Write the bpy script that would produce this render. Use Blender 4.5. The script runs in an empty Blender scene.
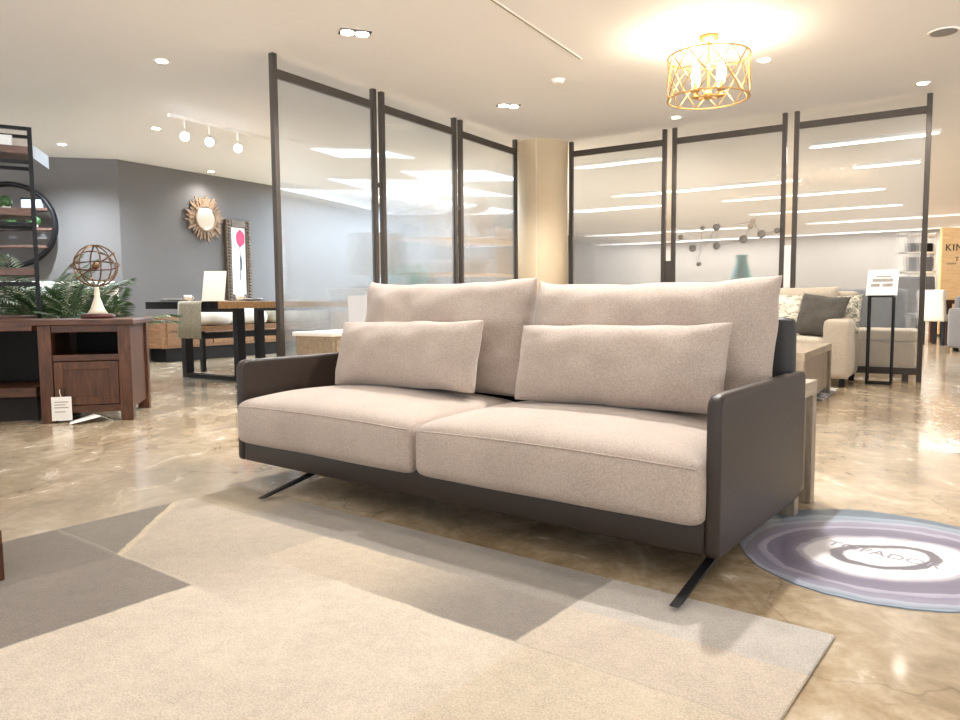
import bpy, bmesh, math, random
from mathutils import Vector, Matrix, noise
random.seed(7)
R = math.radians
PI = math.pi
scene = bpy.context.scene
COL = scene.collection

# ------------------------------------------------------------------ helpers
def lin(h):
    h = h.lstrip('#'); out = []
    for i in (0, 2, 4):
        c = int(h[i:i+2], 16)/255
        out.append(c/12.92 if c <= .04045 else ((c+.055)/1.055)**2.4)
    return (*out, 1)

class MB:
    """collects shapes into one mesh"""
    def __init__(self): self.bm = bmesh.new()
    def quad(self, pts, mi=0):
        f = self.bm.faces.new([self.bm.verts.new(p) for p in pts]); f.material_index = mi; return f
    def box(self, c, s, rot=None, mi=0):
        M = Matrix.Translation(c)
        if rot is not None: M = M @ (rot if isinstance(rot, Matrix) else Matrix.Rotation(rot, 4, 'Z'))
        M = M @ Matrix.Diagonal((s[0], s[1], s[2], 1))
        r = bmesh.ops.create_cube(self.bm, size=1, matrix=M)
        if mi:
            for v in r['verts']:
                for f in v.link_faces: f.material_index = mi
        return self
    def span(self, x0, x1, y0, y1, z0, z1, mi=0):
        return self.box(((x0+x1)/2, (y0+y1)/2, (z0+z1)/2), (x1-x0, y1-y0, z1-z0), mi=mi)
    def tube(self, pts, r, n=8, closed=False, cap=True):
        pts = [Vector(p) for p in pts]; m = len(pts); rings = []
        rs = r if isinstance(r, (list, tuple)) else [r]*m
        up = None
        for i, p in enumerate(pts):
            if closed: t = pts[(i+1) % m] - pts[i-1]
            else: t = pts[min(i+1, m-1)] - pts[max(i-1, 0)]
            t.normalize()
            if up is None:
                up = Vector((0, 0, 1)) if abs(t.z) < .9 else Vector((1, 0, 0))
            x = t.cross(up)
            if x.length < 1e-4: x = t.cross(Vector((0, 1, 0)))
            x.normalize(); y = x.cross(t); up = y
            rings.append([self.bm.verts.new(p + (x*math.cos(2*PI*k/n) + y*math.sin(2*PI*k/n))*rs[i]) for k in range(n)])
        for i in range(m if closed else m-1):
            A, B = rings[i], rings[(i+1) % m]
            for k in range(n):
                try: self.bm.faces.new((A[k], A[(k+1) % n], B[(k+1) % n], B[k]))
                except ValueError: pass
        if cap and not closed:
            self.bm.faces.new(rings[0]); self.bm.faces.new(rings[-1][::-1])
        return self
    def lathe(self, prof, n=24, c=(0, 0, 0)):
        rings = []
        for r, z in prof:
            r = max(r, .0004)
            rings.append([self.bm.verts.new((c[0]+r*math.cos(2*PI*k/n), c[1]+r*math.sin(2*PI*k/n), c[2]+z)) for k in range(n)])
        for A, B in zip(rings, rings[1:]):
            for k in range(n): self.bm.faces.new((A[k], A[(k+1) % n], B[(k+1) % n], B[k]))
        self.bm.faces.new(rings[0][::-1]); self.bm.faces.new(rings[-1])
        return self
    def prism(self, outline, z0, z1):
        a = [self.bm.verts.new((x, y, z0)) for x, y in outline]
        b = [self.bm.verts.new((x, y, z1)) for x, y in outline]
        n = len(a)
        self.bm.faces.new(a[::-1]); self.bm.faces.new(b)
        for k in range(n): self.bm.faces.new((a[k], a[(k+1) % n], b[(k+1) % n], b[k]))
        return self
    def sphere(self, c, r, sub=2, sc=(1, 1, 1)):
        bmesh.ops.create_icosphere(self.bm, subdivisions=sub, radius=r, matrix=Matrix.Translation(c) @ Matrix.Diagonal((*sc, 1)))
        return self
    def move(self, M):
        bmesh.ops.transform(self.bm, matrix=M, verts=self.bm.verts); return self

def obj(name, mb, mats, parent=None, loc=None, rz=0, smooth=False, bevel=0, seg=2, sub=0):
    me = bpy.data.meshes.new(name)
    bmesh.ops.recalc_face_normals(mb.bm, faces=mb.bm.faces)
    mb.bm.to_mesh(me); mb.bm.free()
    for m in (mats if isinstance(mats, (list, tuple)) else [mats]): me.materials.append(m)
    o = bpy.data.objects.new(name, me); COL.objects.link(o)
    if parent: o.parent = parent
    if loc is not None: o.location = loc
    if rz: o.rotation_euler.z = rz
    if smooth:
        for p in me.polygons: p.use_smooth = True
    if bevel:
        b = o.modifiers.new('bevel', 'BEVEL'); b.width = bevel; b.segments = seg; b.limit_method = 'ANGLE'; b.angle_limit = R(40)
    if sub:
        s = o.modifiers.new('sub', 'SUBSURF'); s.levels = sub; s.render_levels = sub
    return o

def tag(o, label, cat, group=None):
    o['label'] = label; o['category'] = cat
    if group: o['group'] = group
    return o

def thing(name, label, cat, loc=(0, 0, 0), rz=0, group=None):
    o = bpy.data.objects.new(name, None); COL.objects.link(o)
    o.empty_display_size = .1; o.location = loc; o.rotation_euler.z = rz
    return tag(o, label, cat, group)

def struct(name, mb, m, **k):
    o = obj(name, mb, m, **k); o['kind'] = 'structure'; return o

def dup(root, loc, rz, label, group=None):
    r = root.copy(); COL.objects.link(r); r.location = loc; r.rotation_euler.z = rz
    r['label'] = label
    if group: r['group'] = group
    for ch in list(root.children):
        c = ch.copy(); COL.objects.link(c); c.parent = r
        for g in ch.children:
            d = g.copy(); COL.objects.link(d); d.parent = c
    return r

def rbox(sx, sy, sz, r, crown=0.0, n=14, wob=0.0, seed=0, belly=0.0):
    """soft rounded block centred on x,y with base at z=0; crown domes the top, belly swells the front"""
    mb = MB(); bm = mb.bm
    bmesh.ops.create_cube(bm, size=2)
    bmesh.ops.subdivide_edges(bm, edges=bm.edges[:], cuts=n, use_grid_fill=True)
    h = Vector((sx/2, sy/2, sz/2))
    for v in bm.verts:
        q = Vector(v.co)
        # spread samples towards the edges
        for i in range(3): q[i] = math.sin(q[i]*PI/2)
        p = Vector((q.x*h.x, q.y*h.y, q.z*h.z))
        inner = Vector([max(-(h[i]-r), min(h[i]-r, p[i])) for i in range(3)])
        d = p - inner
        if d.length > 1e-9: p = inner + d.normalized()*min(r, d.length if d.length < r else r)
        fx, fy = 1-(p.x/h.x)**2, 1-(p.y/h.y)**2
        fz = 1-(p.z/h.z)**2
        if p.z > 0: p.z += crown*max(fx, 0)**.6*max(fy, 0)**.6*(p.z/h.z)
        p.y += math.copysign(belly*max(fx, 0)**.5*max(fz, 0), p.y)*(abs(p.y)/h.y)**2
        if wob: p += noise.noise_vector(p*5+Vector((seed, seed*2, 0)))*wob
        v.co = p + Vector((0, 0, h.z))
    return mb

def pillow(W, H, T, n=30, box=4, pinch=.05, wr=.006, seed=0, sag=0.0, ear=0.0, rnd=0.0):
    """x width, z height (base 0), y thickness"""
    mb = MB(); bm = mb.bm
    g = {}
    for s in (1, -1):
        for i in range(n+1):
            for j in range(n+1):
                u, v = math.sin((2*i/n-1)*PI/2), math.sin((2*j/n-1)*PI/2)
                edge = i in (0, n) or j in (0, n)
                if edge and (i, j, 1) in g: g[i, j, -1] = g[i, j, 1]; continue
                x = W/2*u*(1-pinch*(1-v*v)); z = H/2*v*(1-pinch*1.3*(1-u*u))
                x -= W/2*u*rnd*abs(u*v)**5*H/W*1.6; z -= H/2*v*rnd*abs(u*v)**5*1.6
                prof = max((1-abs(u)**box)*(1-abs(v)**box), 0)**.5
                y = s*T/2*prof
                p = Vector((x, y, z))
                e = max(abs(u), abs(v))**3
                w = noise.noise(Vector((x*9+seed, z*9, s*3+seed)))*wr + noise.noise(Vector((x*26+seed, z*26, s)))*wr*.5*e
                if not edge: p.y += s*w*1.6*prof
                p.x += noise.noise(Vector((z*7+seed, u*2, 4)))*wr*abs(u)
                p.z += noise.noise(Vector((x*6+seed, v*2, 9)))*wr*abs(v)
                if v > 0: p.z += -sag*v*(1-u*u) + ear*abs(u)**6*v
                g[i, j, s] = bm.verts.new(p + Vector((0, 0, H/2)))
    for s in (1, -1):
        for i in range(n):
            for j in range(n):
                q = (g[i, j, s], g[i+1, j, s], g[i+1, j+1, s], g[i, j+1, s])
                try: bm.faces.new(q if s < 0 else q[::-1])
                except ValueError: pass
    return mb

# ------------------------------------------------------------------ materials
def new(name):
    m = bpy.data.materials.new(name); m.use_nodes = True
    nt = m.node_tree; b = nt.nodes['Principled BSDF']; return m, nt, b
def node(nt, t, **k):
    n = nt.nodes.new(t)
    for a, v in k.items(): setattr(n, a, v)
    return n
def link(nt, a, b): nt.links.new(a, b)
def ramp(nt, fac, stops, interp='LINEAR'):
    n = node(nt, 'ShaderNodeValToRGB'); cr = n.color_ramp; cr.interpolation = interp
    cr.elements[0].position, cr.elements[0].color = stops[0]
    cr.elements[1].position, cr.elements[1].color = stops[-1]
    for p, c in stops[1:-1]:
        e = cr.elements.new(p); e.color = c
    link(nt, fac, n.inputs[0]); return n.outputs[0]
def texco(nt, scale=(1, 1, 1), rot=(0, 0, 0), which='Object'):
    t = node(nt, 'ShaderNodeTexCoord'); mp = node(nt, 'ShaderNodeMapping')
    mp.inputs['Scale'].default_value = scale; mp.inputs['Rotation'].default_value = rot
    link(nt, t.outputs[which], mp.inputs[0]); return mp.outputs[0]
def noise_n(nt, vec, scale, detail=4, rough=.55, dist=0):
    n = node(nt, 'ShaderNodeTexNoise'); n.inputs['Scale'].default_value = scale
    n.inputs['Detail'].default_value = detail; n.inputs['Roughness'].default_value = rough
    n.inputs['Distortion'].default_value = dist
    link(nt, vec, n.inputs['Vector']); return n.outputs[0]
def bump(nt, b, h, strength=.2, dist=.01):
    n = node(nt, 'ShaderNodeBump'); n.inputs['Strength'].default_value = strength; n.inputs['Distance'].default_value = dist
    link(nt, h, n.inputs['Height']); link(nt, n.outputs[0], b.inputs['Normal'])
def math_n(nt, op, a, b=None, clamp=False):
    n = node(nt, 'ShaderNodeMath', operation=op, use_clamp=clamp)
    for i, x in enumerate((a, b)):
        if x is None: continue
        if isinstance(x, (int, float)): n.inputs[i].default_value = x
        else: link(nt, x, n.inputs[i])
    return n.outputs[0]
def mix_c(nt, f, a, b, mode='MIX'):
    n = node(nt, 'ShaderNodeMix', data_type='RGBA', blend_type=mode)
    if isinstance(f, (int, float)): n.inputs[0].default_value = f
    else: link(nt, f, n.inputs[0])
    for i, x in ((6, a), (7, b)):
        if isinstance(x, tuple): n.inputs[i].default_value = x
        else: link(nt, x, n.inputs[i])
    return n.outputs[2]

def plain(name, c, rough=.5, metal=0, var=.06, vs=6, bstr=0, bs=60, coat=0):
    m, nt, b = new(name); col = lin(c)
    v = texco(nt)
    nz = noise_n(nt, v, vs, 4)
    a = tuple(max(0, x*(1-var)) for x in col[:3])+(1,); d = tuple(min(1, x*(1+var)) for x in col[:3])+(1,)
    link(nt, ramp(nt, nz, [(.3, a), (.7, d)]), b.inputs['Base Color'])
    b.inputs['Roughness'].default_value = rough; b.inputs['Metallic'].default_value = metal
    b.inputs['Coat Weight'].default_value = coat
    if bstr: bump(nt, b, noise_n(nt, v, bs, 3), bstr, .004)
    return m
def fabric(name, c, c2, weave=420, bstr=.35, rough=.95):
    m, nt, b = new(name); v = texco(nt)
    n1 = noise_n(nt, v, weave, 2, .6); n2 = noise_n(nt, v, weave*.28, 3, .6); n3 = noise_n(nt, v, 4, 3)
    s = math_n(nt, 'ADD', math_n(nt, 'MULTIPLY', n1, .55), math_n(nt, 'MULTIPLY', n2, .3))
    s = math_n(nt, 'ADD', s, math_n(nt, 'MULTIPLY', n3, .15))
    link(nt, ramp(nt, s, [(.38, lin(c2)), (.6, lin(c))]), b.inputs['Base Color'])
    b.inputs['Roughness'].default_value = rough
    b.inputs['Sheen Weight'].default_value = .25; b.inputs['Sheen Roughness'].default_value = .5
    bump(nt, b, math_n(nt, 'ADD', n1, math_n(nt, 'MULTIPLY', n2, .8)), bstr, .003)
    return m
def wood(name, c1, c2, c3, scale=(1, 9, 9), rough=.42, sc=4):
    m, nt, b = new(name); v = texco(nt, scale)
    n1 = noise_n(nt, v, sc, 8, .62, .6); n2 = noise_n(nt, v, sc*6, 4, .6)
    s = math_n(nt, 'ADD', math_n(nt, 'MULTIPLY', n1, .75), math_n(nt, 'MULTIPLY', n2, .25))
    link(nt, ramp(nt, s, [(.33, lin(c1)), (.5, lin(c2)), (.68, lin(c3))]), b.inputs['Base Color'])
    b.inputs['Roughness'].default_value = rough
    bump(nt, b, s, .12, .004)
    return m
def emit(name, c, s):
    m, nt, b = new(name)
    b.inputs['Base Color'].default_value = lin(c); b.inputs['Emission Color'].default_value = lin(c)
    b.inputs['Emission Strength'].default_value = s; return m

M = {}
M['ceiling'] = plain('ceiling_paint', '#f1f0f1', .9, var=.01, vs=1)
M['white'] = plain('white_paint', '#f2efe9', .6, var=.02)
M['paper'] = plain('white_paper', '#f4f2ee', .8, var=.02)
M['wall_grey'] = plain('grey_blue_wall', '#6c6967', .85, var=.02, vs=2)
M['wall_light'] = plain('pale_wall', '#aaa39b', .85, var=.03, vs=1)
M['beige_col'] = plain('beige_column', '#d3bfa0', .6, var=.02, vs=2)
M['frame'] = plain('bronze_frame', '#423b35', .45, .3, var=.08)
M['black'] = plain('black_metal', '#17171a', .42, .5, var=.1)
M['blackleg'] = plain('matt_black_leg', '#141416', .45, .2, var=.1)
M['leather'] = plain('brown_leather', '#2b2019', .46, 0, var=.08, vs=14, bstr=.18, bs=320)
M['leather2'] = plain('charcoal_leather', '#2c2a29', .5, 0, var=.08, vs=14, bstr=.18, bs=320)
M['sofa'] = fabric('oatmeal_weave', '#c2b2a4', '#918379', 620, .25)
M['seam'] = fabric('oatmeal_piping', '#c4b0a2', '#9a877b')
M['couch'] = fabric('beige_linen', '#c7bba9', '#a89c8b', 300)
M['darkpillow'] = fabric('charcoal_weave', '#57534c', '#35322e', 200)
M['ottoman'] = fabric('sand_fabric', '#e2cba9', '#c8b08c', 200)
M['greyfab'] = fabric('grey_fabric', '#70747a', '#50545a', 200)
M['greyfab2'] = fabric('warm_grey_fabric', '#6a6664', '#4c4948', 200)
M['whitefab'] = fabric('white_linen', '#ece6dc', '#cfc8bc', 160)
M['runner'] = fabric('linen_runner', '#b9b3a0', '#908a78', 160)
M['tan'] = fabric('tan_cushion', '#d0b08c', '#ac8c68', 120)
M['darkwood'] = wood('walnut', '#351d0f', '#53301a', '#6d4528', (9, 9, 1.2))
M['darkwoodx'] = wood('walnut_cross', '#351d0f', '#512e19', '#694226', (1.2, 9, 9))
M['shelfwood'] = wood('smoked_shelf', '#45302a', '#654a40', '#7d6053', (1, 9, 9))
M['oak'] = wood('honey_oak', '#9a7044', '#bd9163', '#d3ac7d', (9, 1, 9))
M['acacia'] = wood('acacia', '#66462f', '#846043', '#9f7b58', (9, 1, 9))
M['greyoak'] = wood('grey_washed_oak', '#75685a', '#928473', '#aa9d8b', (9, 9, 1))
M['greyoakx'] = wood('grey_washed_oak_top', '#897b69', '#a39582', '#b6a996', (9, 1, 9))
M['beigewood'] = wood('pale_oak', '#83745f', '#988873', '#ac9c86', (1, 9, 9))
M['ply'] = wood('birch_ply', '#d9a868', '#e6bd84', '#efcd9a', (1, 9, 9))
M['gold'] = plain('brushed_gold', '#b8935a', .4, .8, var=.08)
M['bulb'] = emit('lamp_bulb', '#ffd9a0', 30)
M['spot'] = emit('spot_lens', '#fff3df', 14)
M['spotcool'] = emit('cool_spot_lens', '#f6f8ff', 16)
M['tube'] = emit('linear_lamp', '#fffaf2', 1.05)
M['tubecool'] = emit('linear_lamp_cool', '#eef5ff', 1.5)
M['plastic'] = plain('white_plastic', '#f7f7f5', .3, var=.02)
M['green'] = plain('leaf_green', '#345a2c', .5, var=.35, vs=9)
M['palm'] = plain('palm_leaf', '#38552f', .45, var=.4, vs=7)
M['stem'] = plain('palm_stem', '#6f7a45', .6, var=.2)
M['pot'] = plain('ceramic_pot', '#e4e1da', .4, var=.04)
M['brass'] = plain('aged_brass', '#6f5236', .45, .7, var=.2)
M['maroon'] = plain('maroon_wood', '#4a1f1a', .4, var=.2)
M['cream'] = plain('cream_shade', '#e7dcc6', .6, var=.05)
M['sun'] = plain('driftwood_petals', '#8d745d', .7, var=.3, vs=14)
M['carved'] = plain('carved_frame', '#5e5041', .55, .2, var=.35, vs=26, bstr=.6, bs=40)
M['mirror'] = plain('mirror_glass', '#e8eef2', .04, 1, var=0)
M['disc'] = plain('pewter_disc', '#6f6a64', .4, .6, var=.3, vs=30)
M['teal'] = plain('teal_glass', '#3fae98', .15, var=.15)
M['turq'] = plain('turquoise_glaze', '#57c6c0', .2, var=.1)
M['pink'] = plain('tulip_pink', '#d8476b', .8, var=.2)
M['leafart'] = plain('painted_stem', '#4b5560', .8, var=.2)
M['ink'] = plain('dark_ink', '#1c1a19', .7, var=0)
M['inkgrey'] = plain('grey_print', '#9a9690', .8, var=.2, vs=30)
M['inkpale'] = plain('pale_print', '#9a969d', .6, var=.1)
M['bluecard'] = plain('pale_blue_plastic', '#c4d2e0', .3, var=.03)
M['pinkcard'] = plain('pale_pink_card', '#eadcd6', .7, var=.03)
M['greycard'] = plain('grey_card', '#918e8d', .7, var=.03)
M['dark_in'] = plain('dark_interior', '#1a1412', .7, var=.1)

# polished stained concrete
m, nt, b = new('polished_concrete'); M['floor'] = m
v = texco(nt, (1, 1, 1), (0, 0, .5))
vw = texco(nt, (1.5, .9, 1), (0, 0, .6))
n1 = noise_n(nt, vw, .75, 6, .6, .7); n2 = noise_n(nt, vw, 3.0, 8, .68, .9); n3 = noise_n(nt, v, 14, 6, .65, .4)
s = math_n(nt, 'ADD', math_n(nt, 'MULTIPLY', n1, .42), math_n(nt, 'MULTIPLY', n2, .36))
s = math_n(nt, 'ADD', s, math_n(nt, 'MULTIPLY', n3, .22))
c = ramp(nt, s, [(.34, lin('#645440')), (.43, lin('#887458')), (.50, lin('#a28d6f')), (.56, lin('#b9a78c')), (.64, lin('#d6cbb9'))])
n4 = noise_n(nt, v, .35, 3, .5)
c = mix_c(nt, ramp(nt, n4, [(.45, (0, 0, 0, 1)), (.62, (1, 1, 1, 1))]), c, mix_c(nt, .5, c, lin('#b9b0a0')))
vor = node(nt, 'ShaderNodeTexVoronoi', feature='DISTANCE_TO_EDGE'); vor.inputs['Scale'].default_value = .8
wv = node(nt, 'ShaderNodeVectorMath', operation='ADD'); link(nt, v, wv.inputs[0])
nn = node(nt, 'ShaderNodeTexNoise'); nn.inputs['Scale'].default_value = 1.6; nn.inputs['Detail'].default_value = 5; link(nt, v, nn.inputs['Vector']); link(nt, nn.outputs[1], wv.inputs[1])
link(nt, wv.outputs[0], vor.inputs['Vector'])
ck = ramp(nt, vor.outputs['Distance'], [(0, (1, 1, 1, 1)), (.006, (0, 0, 0, 1))])
c = mix_c(nt, math_n(nt, 'MULTIPLY', ck, .35), c, lin('#4b3c2e'))
link(nt, c, b.inputs['Base Color'])
link(nt, ramp(nt, n2, [(.3, (.13, .13, .13, 1)), (.7, (.30, .30, .30, 1))]), b.inputs['Roughness'])
b.inputs['Specular IOR Level'].default_value = .62
b.inputs['Coat Weight'].default_value = .35; b.inputs['Coat Roughness'].default_value = .08
bump(nt, b, n3, .05, .004)

# fluted frosted panel: vertical ribs bend the view sideways only
m, nt, b = new('fluted_panel'); M['fluted'] = m
out = nt.nodes['Material Output']
tc = node(nt, 'ShaderNodeTexCoord'); sx = node(nt, 'ShaderNodeSeparateXYZ'); link(nt, tc.outputs['Object'], sx.inputs[0])
ph = math_n(nt, 'MULTIPLY', sx.outputs[0], 2*PI/.012)
sl = math_n(nt, 'MULTIPLY', math_n(nt, 'SINE', ph), .085)
cb = node(nt, 'ShaderNodeCombineXYZ'); link(nt, sl, cb.inputs[0])
vt = node(nt, 'ShaderNodeVectorTransform', vector_type='VECTOR', convert_from='OBJECT', convert_to='WORLD'); link(nt, cb.outputs[0], vt.inputs[0])
ge = node(nt, 'ShaderNodeNewGeometry')
ad = node(nt, 'ShaderNodeVectorMath', operation='ADD'); link(nt, ge.outputs['Normal'], ad.inputs[0]); link(nt, vt.outputs[0], ad.inputs[1])
nm = node(nt, 'ShaderNodeVectorMath', operation='NORMALIZE'); link(nt, ad.outputs[0], nm.inputs[0])
rf = node(nt, 'ShaderNodeBsdfRefraction'); rf.inputs['IOR'].default_value = 1.45; rf.inputs['Roughness'].default_value = .03
rf.inputs['Color'].default_value = (.95, .96, .97, 1)
link(nt, nm.outputs[0], rf.inputs['Normal'])
gl = node(nt, 'ShaderNodeBsdfGlossy'); gl.inputs['Roughness'].default_value = .12; link(nt, nm.outputs[0], gl.inputs['Normal'])
fr = node(nt, 'ShaderNodeFresnel'); fr.inputs['IOR'].default_value = 1.45
m1 = node(nt, 'ShaderNodeMixShader'); link(nt, fr.outputs[0], m1.inputs[0]); link(nt, rf.outputs[0], m1.inputs[1]); link(nt, gl.outputs[0], m1.inputs[2])
df = node(nt, 'ShaderNodeBsdfDiffuse'); df.inputs['Color'].default_value = lin('#dcdcda')
tl = node(nt, 'ShaderNodeBsdfTranslucent'); tl.inputs['Color'].default_value = lin('#e6e6e4')
m2 = node(nt, 'ShaderNodeMixShader'); m2.inputs[0].default_value = .5; link(nt, df.outputs[0], m2.inputs[1]); link(nt, tl.outputs[0], m2.inputs[2])
m3 = node(nt, 'ShaderNodeMixShader'); m3.inputs[0].default_value = .17; link(nt, m1.outputs[0], m3.inputs[1]); link(nt, m2.outputs[0], m3.inputs[2])
link(nt, m3.outputs[0], out.inputs['Surface'])

# patchwork rug (object x = along the sofa, y = towards it)
m, nt, b = new('patchwork_rug'); M['rug'] = m
tc = node(nt, 'ShaderNodeTexCoord'); sp = node(nt, 'ShaderNodeSeparateXYZ'); link(nt, tc.outputs['Object'], sp.inputs[0])
wob = math_n(nt, 'MULTIPLY', math_n(nt, 'SUBTRACT', noise_n(nt, tc.outputs['Object'], 5, 3), .5), .03)
U = math_n(nt, 'ADD', sp.outputs[0], wob); V = math_n(nt, 'ADD', sp.outputs[1], wob)
def step(x, e, w=.006):       # 0 below e, 1 above
    n = node(nt, 'ShaderNodeMapRange', interpolation_type='SMOOTHSTEP')
    n.inputs['From Min'].default_value = e-w; n.inputs['From Max'].default_value = e+w
    link(nt, x, n.inputs['Value']); return n.outputs[0]
def inv(x): return math_n(nt, 'SUBTRACT', 1, x)
def AND(*a):
    r = a[0]
    for x in a[1:]: r = math_n(nt, 'MULTIPLY', r, x)
    return r
cream, beige, brown, grey, lgrey = lin('#d6c8b4'), lin('#b3a592'), lin('#857b70'), lin('#8f867b'), lin('#bfb7ac')
col = mix_c(nt, step(U, -.26, .01), cream, lin('#cfc0a8'))                       # field
col = mix_c(nt, AND(step(V, -.885, .02), inv(step(U, -1.15, .32))), col, beige)
col = mix_c(nt, AND(step(V, -.605), inv(step(U, -1.26, .01))), col, beige)
col = mix_c(nt, AND(step(V, -.605), step(U, -1.3, .01)), col, mix_c(nt, step(U, -.72, .28), lin('#c2b29b'), brown))
col = mix_c(nt, AND(step(V, -.605), step(U, -.285)), col, lin('#c9baa6'))
col = mix_c(nt, step(V, -.345, .008), col, mix_c(nt, step(U, -.285), mix_c(nt, step(U, -1.75, .12), lin('#a29379'), grey), lgrey))  # strip nearest the sofa: its cast shadow painted into the rug colour
sD = math_n(nt, 'ADD', U, V)                                                      # diagonal seam
col = mix_c(nt, AND(inv(step(V, -.885)), inv(step(U, -1.265))), col, lin('#81766a'))
col = mix_c(nt, AND(inv(step(sD, -2.6)), step(V, -.885)), col, lin('#7a7062'))
col = mix_c(nt, AND(inv(step(U, -1.70)), inv(step(V, -.9))), col, lin('#756b5f'))
dg = math_n(nt, 'ABSOLUTE', math_n(nt, 'SUBTRACT', sD, -2.585))
col = mix_c(nt, AND(inv(step(dg, .018, .008)), step(V, -.885)), col, lin('#c3b397'))
pl = noise_n(nt, tc.outputs['Object'], 230, 2, .7); p2 = noise_n(nt, tc.outputs['Object'], 22, 5, .65); p3 = noise_n(nt, tc.outputs['Object'], 3, 4, .6)
sh = math_n(nt, 'ADD', math_n(nt, 'MULTIPLY', pl, .6), math_n(nt, 'ADD', math_n(nt, 'MULTIPLY', p2, .2), math_n(nt, 'MULTIPLY', p3, .2)))
col = mix_c(nt, 1.0, col, ramp(nt, sh, [(.36, (.62, .61, .60, 1)), (.6, (1, 1, 1, 1))]), 'MULTIPLY')
link(nt, col, b.inputs['Base Color']); b.inputs['Roughness'].default_value = 1
b.inputs['Sheen Weight'].default_value = .2
bump(nt, b, math_n(nt, 'ADD', pl, math_n(nt, 'MULTIPLY', p2, .5)), .6, .006)

# agate mat: rings around an off-centre eye
m, nt, b = new('agate_print'); M['agate'] = m
tc = node(nt, 'ShaderNodeTexCoord'); mp = node(nt, 'ShaderNodeMapping'); link(nt, tc.outputs['Object'], mp.inputs[0])
nz = node(nt, 'ShaderNodeTexNoise'); nz.inputs['Scale'].default_value = 5; nz.inputs['Detail'].default_value = 6; link(nt, tc.outputs['Object'], nz.inputs['Vector'])
vm = node(nt, 'ShaderNodeVectorMath', operation='MULTIPLY_ADD'); link(nt, nz.outputs[1], vm.inputs[0]); vm.inputs[1].default_value = (.09, .09, 0); link(nt, mp.outputs[0], vm.inputs[2])
sc = node(nt, 'ShaderNodeVectorMath', operation='MULTIPLY'); link(nt, vm.outputs[0], sc.inputs[0]); sc.inputs[1].default_value = (1.0, 1.12, 0)
ln = node(nt, 'ShaderNodeVectorMath', operation='LENGTH'); link(nt, sc.outputs[0], ln.inputs[0])
rot = node(nt, 'ShaderNodeMapping'); rot.inputs['Rotation'].default_value = (0, 0, .80); rot.inputs['Scale'].default_value = (.80, 1.45, 0)
link(nt, vm.outputs[0], rot.inputs[0])
l2 = node(nt, 'ShaderNodeVectorMath', operation='LENGTH'); link(nt, rot.outputs[0], l2.inputs[0])
wf = math_n(nt, 'MULTIPLY', ln.outputs['Value'], 2.4, True)
rr = math_n(nt, 'ADD', math_n(nt, 'MULTIPLY', l2.outputs['Value'], math_n(nt, 'SUBTRACT', 1, wf)), math_n(nt, 'MULTIPLY', ln.outputs['Value'], wf))
fine = math_n(nt, 'MULTIPLY', math_n(nt, 'SINE', math_n(nt, 'MULTIPLY', rr, 160)), .006)
rr = math_n(nt, 'ADD', rr, fine)
c = ramp(nt, math_n(nt, 'MULTIPLY', rr, 1.9), [(0, lin('#e8e4e4')), (.22, lin('#ded9db')), (.25, lin('#635e68')), (.29, lin('#77727b')), (.31, lin('#d9d6d8')), (.46, lin('#dedbde')), (.50, lin('#837d8f')), (.57, lin('#6d687b')), (.68, lin('#777285')), (.70, lin('#aaa6b4')), (.73, lin('#7c768b')), (.80, lin('#8b8899')), (.84, lin('#a7adb8')), (.88, lin('#758090')), (.95, lin('#8f9eab')), (1, lin('#5f6d79'))])
link(nt, c, b.inputs['Base Color']); b.inputs['Roughness'].default_value = .32
# pillow motifs
m, nt, b = new('brushstroke_cushion'); M['brushpillow'] = m
v = texco(nt, (9, 9, 26), (0, .5, 0))
link(nt, ramp(nt, noise_n(nt, v, 1.3, 3, .55, 1.4), [(.38, lin('#8d8575')), (.47, lin('#cfc8b7')), (.6, lin('#e4ded0'))]), b.inputs['Base Color']); b.inputs['Roughness'].default_value = .95
m, nt, b = new('leaf_cushion'); M['leafpillow'] = m
v = texco(nt)
link(nt, ramp(nt, noise_n(nt, v, 26, 3, .6, 1.5), [(.42, lin('#6f7468')), (.5, lin('#b7b0a0')), (.6, lin('#d5cdbd'))]), b.inputs['Base Color']); b.inputs['Roughness'].default_value = .95
m, nt, b = new('blue_rug'); M['bluerug'] = m
v = texco(nt)
link(nt, ramp(nt, noise_n(nt, v, 7, 5, .65, 1.0), [(.4, lin('#4c5364')), (.5, lin('#a6a5a6')), (.62, lin('#d8d4cd'))]), b.inputs['Base Color']); b.inputs['Roughness'].default_value = 1

# ------------------------------------------------------------------ frames of reference
RA, LA, SA = -.579, .9991, -.661
RO, LO, SO = Vector((1.175, 9.489, 0)), Vector((-1.639, 6.067, 0)), Vector((.677, 2.058, 0))
def fr_(o, a):
    d = Vector((math.cos(a), math.sin(a), 0)); n = Vector((-math.sin(a), math.cos(a), 0))
    return lambda t, k, z=0.0: o + d*t + n*k + Vector((0, 0, z))
RW, LF, SF = fr_(RO, RA), fr_(LO, LA), fr_(SO, SA)
CZ = 2.83

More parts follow.
